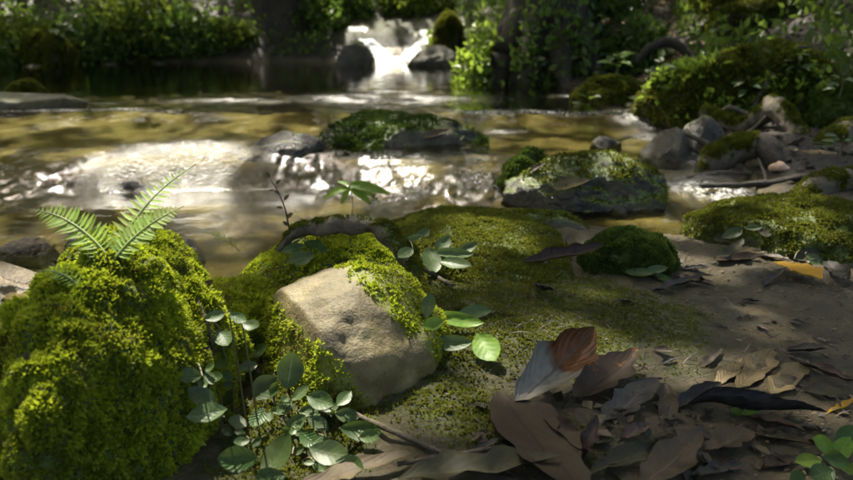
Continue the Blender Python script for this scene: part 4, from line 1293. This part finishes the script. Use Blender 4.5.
Vb, Fb, tt_ = blades(pp, nx, np.repeat(Lm, 3), .5, tn, rg, k=3)
tag(link('ground_moss', mesh_np('ground_moss', Vb, Fb, smooth=False, attrs={'tint': tt_}), M_MOSS_G), 'short green moss spreading over the low earth shelf', 'moss', kind='stuff')


def litter(name, label, n, xr, yr, L, mat, seed, mask=None, W=.5, up=.5, cat='leaf litter'):
    rg = np.random.default_rng(seed)
    xx, yy = rg.uniform(*xr, n), rg.uniform(*yr, n)
    k_ = sdist(xx, yy) > .02
    if mask is not None:
        k_ &= mask(xx, yy, rg)
    xx, yy = xx[k_], yy[k_]
    zz = HGT(xx, yy) + .002
    m = len(xx)
    an = rg.uniform(0, 6.283, m)
    l = L * rg.uniform(.4, 1.4, m)
    d = np.stack([np.cos(an), np.sin(an), rg.normal(0, .2, m)], 1)
    s_ = np.stack([-np.sin(an), np.cos(an), rg.normal(0, up, m)], 1)
    P = np.stack([xx, yy, zz], 1)
    w_ = (l * W * rg.uniform(.4, 1.2, m))[:, None]
    l = l[:, None]
    c = P + np.array([0, 0, 1.]) * l * .12
    Vv = np.stack([P - d * l * .5, c + s_ * w_ * .5, P + d * l * .5 + np.array([0, 0, 1]) * l * .1, c - s_ * w_ * .5], 1)
    tt2 = np.repeat(rg.random(m), 4)
    o = link(name, mesh_np(name, Vv.reshape(-1, 3), np.arange(m * 4).reshape(m, 4), smooth=False, attrs={'tint': tt2}), mat)
    return tag(o, label, cat, kind='stuff')


M_LIT = foliage_mat('litter', (.012, .01, .007), (.07, .052, .03), .05, .6, .3)
M_LITD = foliage_mat('dry_litter', (.1, .07, .035), (.4, .3, .17), .15, .6, .3)
litter('leaf_litter', 'small dark scraps of rotten leaf scattered on the soil', 2600, (.0, 1.6), (.9, 2.3), .014, M_LIT, 95,
       mask=lambda a, b, r: r.random(len(a)) < np.clip(.12 + 1.1 * np.exp(-(((a - .34) / .3) ** 2 + ((b - 1.14) / .12) ** 2)) + .5 * f2(a, b, 5, 3, 97) + .35 * sstep(.5, .9, a), 0, 1))
litter('dry_leaf_litter', 'dry tan leaves covering the path up the right bank', 5000, (1.3, 3.6), (5.5, 11.5), .1, M_LITD, 96, mask=lambda a, b, r: np.abs(a - (1.35 + (b - 5.5) * .18 + .12)) < .45 + .2 * r.normal(size=len(a)))
litter('bank_litter', 'dark twigs and leaf scraps on the right bank', 7000, (.9, 3.5), (2.5, 6), .035, M_LIT, 98)

litter('rotten_litter', 'heap of black and brown rotten leaf scraps under the dead leaves', 380, (.06, .75), (.95, 1.32), .026, M_LIT, 101, W=.7,
       mask=lambda a, b, r: r.random(len(a)) < np.clip(1.2 * np.exp(-((a - .38) / .3) ** 4 - ((b - 1.11) / .12) ** 4) + .5 * f2(a, b, 8, 3, 104) - .1, 0, 1))
rg = np.random.default_rng(107)
n = 52000
xx, yy = rg.uniform(-7.5, 6, n), rg.uniform(3.6, 14, n)
zz = HGT(xx, yy)
path = np.abs(xx - (1.47 + (yy - 5.5) * .18)) < .35
dn = sdist(xx, yy)
kk = (dn > .12) & ~((xx > -1.15) & (xx < .3) & (yy < 10.7)) & ~(path & (yy > 5)) & ((xx < 1.0) | (yy > 4.2) | (xx > 1.75)) & (fbm(np.stack([xx * 1.3, yy * 1.3, xx * 0], 1), 3, 109) > -.5)
p = np.stack([xx, yy, zz + rg.random(n) ** 2 * .22], 1)[kk]
Vb, Fb, tn_ = blades(p, np.tile([0, -.3, 1.], (len(p), 1)), .085, .5, np.clip(.45 + .7 * vnoise(p * 2.2, 111) + .1 * rg.normal(size=len(p)), 0, 1), rg, spread=1.3, fold=.05)
UNDER = (Vb, Fb, tn_)

litter('rootlets', 'thin dark rootlets and needles strewn over the soil', 700, (.1, 1.5), (.92, 2.3), .045, M_LIT, 113, W=.07, up=.1)
# pebbles
D, F = ico(1)
rg = np.random.default_rng(99)
vs, fs_ = [], []
xx, yy = rg.uniform(.1, 1.4, 2600), rg.uniform(.9, 2.2, 2600)
kk = (sdist(xx, yy) > .02) & (rg.random(2600) < .3 + .5 * sstep(.3, .8, xx))
xx, yy = xx[kk], yy[kk]
zz = HGT(xx, yy)
for i in range(len(xx)):
    r0 = rg.uniform(.001, .0042) * (1.6 if rg.random() < .08 else 1)
    vs.append(D * (1 + .3 * rg.normal(size=(len(D), 1)) * .5) * r0 * np.array([1.2, 1, .7]) + np.array([xx[i], yy[i], zz[i]]))
    fs_.append(F + i * len(D))
tag(link('gravel', mesh_np('gravel', np.vstack(vs), np.vstack(fs_), attrs={'moss': np.zeros(len(xx) * len(D))}), M_BROWN), 'fine gravel and soil crumbs on the bare earth', 'gravel', kind='stuff')


# ------------------------------------------------------------------ shrubs and plants on the banks
M_SHRUB = foliage_mat('shrub_leaves', (.018, .04, .008), (.11, .185, .026), .4, .4, .4)
M_SHRUBL = foliage_mat('light_shrub_leaves', (.04, .075, .01), (.24, .33, .04), .45, .4, .4)
M_UNDER = foliage_mat('undergrowth_leaves', (.02, .04, .007), (.125, .19, .026), .4, .45, .4)
tag(link('undergrowth', mesh_np('undergrowth', UNDER[0], UNDER[1], smooth=False, attrs={'tint': UNDER[2]}), M_UNDER), 'low leafy ground cover over the banks', 'ground cover', kind='stuff')
M_SHRUBM = foliage_mat('mossy_foliage', (.026, .045, .007), (.16, .21, .024), .35, .6, .25)


def shrub(name, label, x, y, rx, ry, rz, n, L, mat, seed, z=None, group='bushes on the banks', cat='bush', clump=2.2, W=.5, hang=0.):
    rg = np.random.default_rng(seed)
    zb = (drop(x, y) if z is None else z)
    t = thing(name, label, cat, (x, y, zb), group)
    d = rg.normal(size=(n * 2, 3))
    d /= np.linalg.norm(d, axis=1, keepdims=True)
    rr = rg.random(n * 2) ** .4 * (1 + .35 * fbm(d * 1.8 + seed, 3, seed))
    p = d * rr[:, None]
    cl_ = fbm(p * clump + seed, 2, seed + 1)
    p = p[cl_ > np.quantile(cl_, .45)]
    p[:, 2] = np.abs(p[:, 2]) if not hang else p[:, 2]
    p = p * np.array([rx, ry, rz])
    p[:, 2] -= .1
    nn = np.tile([0, -.3, 1.], (len(p), 1))
    tint = np.clip(.45 + .5 * vnoise(p * 7 / max(rx, rz), seed + 2) + .2 * rg.normal(size=len(p)), 0, 1)
    Vb, Fb, tn_ = blades(p, nn, L, W, tint, rg, spread=1.5, fold=.06)
    o = link('foliage', mesh_np('foliage', Vb, Fb, smooth=False, attrs={'tint': tn_}), mat, t)
    for j in range(5):
        q = p[rg.integers(len(p))]
        Vv, Ff, mm = tube([(q[0] * .15, q[1] * .15, -.08), tuple(q * np.array([.5, .5, .6])), tuple(q)], [.012 + .012 * rx, .009 + .006 * rx, .004], seg=6, sub=4, seed=j)
        link('stem', mesh_np('stem', Vv, Ff, attrs={'moss': mm}), M_TRUNK, t)
    return t


def Xat(u, y):
    return (u - 426.5) / FPX * y / CP * 1.0


LB = [('low dark bush at the far left corner of the pool', 8, 9.15, .75, .5, .42, M_SHRUB), ('rounded mossy bush with pale leaf tips on the left bank', 48, 9.3, .6, .4, .5, M_SHRUBM),
      ('leafy bush right of the bent pale branch on the left bank', 104, 9.4, .55, .4, .5, M_SHRUB), ('sunlit green bush in the middle of the left bank', 150, 9.7, .6, .5, .62, M_SHRUBM),
      ('dark hanging bush on the left bank above the still water', 186, 9.65, .6, .4, .5, M_SHRUB), ('low sloping bush left of the dark trunk', 226, 9.9, .5, .4, .3, M_SHRUBM),
      ('upper bush behind the rounded mossy bush at top left', 70, 11.2, .9, .6, .7, M_SHRUB), ('upper bush at the top left corner', -10, 11.0, .9, .7, .75, M_SHRUBM),
      ('small bush between the dark trunk and the waterfall boulder', 318, 10.4, .45, .4, .45, M_SHRUB), ('bush above the waterfall left half', 345, 10.7, .5, .25, .36, M_SHRUB), ('bush above the waterfall right half', 418, 10.72, .5, .25, .34, M_SHRUBM)]
for k, (lab, u, y, rx, ry, rz, mt) in enumerate(LB):
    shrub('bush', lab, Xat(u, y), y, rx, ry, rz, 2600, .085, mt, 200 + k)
shrub('leafy_bush', 'bright sunlit leafy bush overhanging the pool left of the massive trunk', .43, 6.6, .24, .34, .8, 2000, .075, M_SHRUBL, 221, group=None, W=.62)
shrub('leafy_bush', 'hanging vine leaves on the front of the massive trunk', .95, 6.25, .4, .16, .9, 450, .075, M_SHRUB, 222, group=None, W=.62)
shrub('leafy_bush', 'small bright leafy tuft over the round mossy boulder by the waterfall', Xat(447, 9.5), 9.75, .3, .25, .42, 500, .085, M_SHRUBL, 223, group=None)
RB = [('dark bush right of the massive trunk', 588, 6.7, .25, .25, .4, M_SHRUB), ('dark bush below the dry leaf path', 622, 6.4, .35, .3, .45, M_SHRUB), ('bush with yellow-green tips right of the dry leaf path', 722, 6.6, .4, .35, .5, M_SHRUBM),
      ('bush on the slope above the mossy right bank boulder', 770, 7.4, .6, .5, .5, M_SHRUB), ('bush at the upper right corner of the bank', 850, 7.8, .7, .5, .6, M_SHRUB), ('bush hanging over the dark hollow at the right edge', 838, 6.2, .55, .35, .5, M_SHRUBM), ('dark bush behind the massive trunk', 560, 8.6, .7, .6, .9, M_SHRUB),
      ('bush left of the dry leaf path high on the slope', 612, 8.6, .5, .5, .8, M_SHRUB)]
for k, (lab, u, y, rx, ry, rz, mt) in enumerate(RB):
    shrub('bush', lab, Xat(u, y), y, rx, ry, rz, 1700, .075, mt, 240 + k)
P_, F_, N_, m_, t_ = R1
rg = np.random.default_rng(333)
ivy = thing('ivy', 'ivy-like leaves creeping over the large mossy boulder on the right bank', 'plant', tuple(t_.location))
p_, n_ = scatter(P_, F_, N_, np.clip(N_[:, 2] + .35, 0, 1) * np.clip(.3 + fbm(P_ * 4, 3, 334) * 2, 0, 1), 900, rg)
Vb, Fb, tn_ = blades(p_, n_, .06, .55, np.clip(.5 + .4 * rg.normal(size=len(p_)), 0, 1), rg, spread=.9, fold=.05)
link('foliage', mesh_np('ivy', Vb - np.array(t_.location), Fb, smooth=False, attrs={'tint': tn_}), M_SHRUBL, ivy)
tube_obj('stem', [tuple(q) for q in p_[np.argsort(p_[:, 0])][::220]], [.006] * len(p_[::220]), M_STEM, ivy, 3, 0, seg=6, noise=.1)
# leafy seedlings low on the right bank: leaves big enough to tell apart
SEED = [(590, 80, 4.7, 'leafy seedling at the water edge below the massive trunk', DEEPG), (616, 72, 4.8, 'leafy seedling with one bright yellow-green leaf on the right bank', GREEN2), (640, 76, 4.6, 'leafy seedling at the left foot of the mossy right bank boulder', DEEPG),
        (660, 84, 4.5, 'drooping seedling against the mossy right bank boulder', GREEN), (600, 50, 5.8, 'seedling with a large pale leaf on the dark bank', PALEG), (632, 30, 6.2, 'seedling with yellowish leaves beside the dry leaf path', GREEN2),
        (706, 22, 6.0, 'bright green seedling right of the dry leaf path', GREEN2), (745, 100, 4.1, 'small seedling at the foot of the mossy right bank boulder', DEEPG), (838, 100, 3.9, 'small seedling beside the arched grey root at the right edge', GREEN),
        (795, 78, 4.2, 'plant with two large pale leaves on the mossy right bank boulder', PALEG), (838, 158, 3.1, 'small round-leaved seedling among the roots at the right edge', GREEN), (570, 92, 5.0, 'low seedling at the far water edge under the trunk', DEEPG),
        (64, 48, 9.2, 'large-leaved plant under the bent pale branch on the far left bank', PALEG), (136, 50, 9.3, 'large-leaved plant at the middle of the left bank', GREEN), (182, 54, 9.4, 'drooping plant above the still water on the left bank', PALEG)]
for k, (u, v, y, lab, mt) in enumerate(SEED):
    q, n_ = hit(u, v)
    if q.y > y + .8 or q.y < y - .8:
        q = PY(u, v, y)
        q.z = drop(q.x, q.y)
    t = thing('seedling', lab, 'plant', tuple(q), 'leafy seedlings on the banks')
    sc_ = q.y / 4.7
    lm = leaf_mesh('seedling_leaf', mt, .48, -.2, .15, .02, 600 + k, nl=7, nw=5, peak=.42)
    lm2 = leaf_mesh('seedling_leaf', DEEPG if mt is not DEEPG else GREEN, .42, -.3, .15, .02, 620 + k, nl=7, nw=5, peak=.42)
    topz = .13 * sc_
    tube_obj('stem', [q - Vector((0, 0, .02)), q + Vector((.01, 0, topz * .5)), q + Vector((.0, -.02, topz))], [.005, .004, .003], M_STEM, t, 3, 0, seg=6, noise=0)
    for j in range(11):
        a = j * 2.4 + k
        el = random.uniform(-.3, .5)
        b = q + Vector((0, -.01, topz * random.uniform(.4, 1.)))
        ln = random.uniform(.05, .095) * sc_
        d = Vector((math.cos(a) * 1.1, math.sin(a) * .8 - .15, el)).normalized()
        e_ = b + d * (.02 + ln)
        set_leaf(link('leaf', lm if j % 3 else lm2, parent=t), b + d * .02, e_, (0, -.35, .9), q)

# far woods closing the view: one mass
rg = np.random.default_rng(301)
n = 34000
ang = rg.uniform(-1.25, 1.25, n)
rad = rg.uniform(12.5, 19, n)
xx, yy = np.sin(ang) * rad, np.cos(ang) * rad * 1.0 + 1
zz = HGT(xx, yy) + rg.random(n) ** 1.3 * 4.8
p = np.stack([xx, yy, zz], 1)
cl_ = fbm(p * .8, 3, 303)
p = p[cl_ > -.12]
Vb, Fb, tn_ = blades(p, np.tile([0, -.4, 1.], (len(p), 1)), .24, .55, np.clip(.4 + .6 * vnoise(p * 1.4, 305), 0, 1), rg, spread=1.4)
tag(link('far_woods', mesh_np('far_woods', Vb, Fb, smooth=False, attrs={'tint': tn_}), M_SHRUB), 'dense dark green undergrowth closing the view behind the stream', 'woods', kind='stuff')
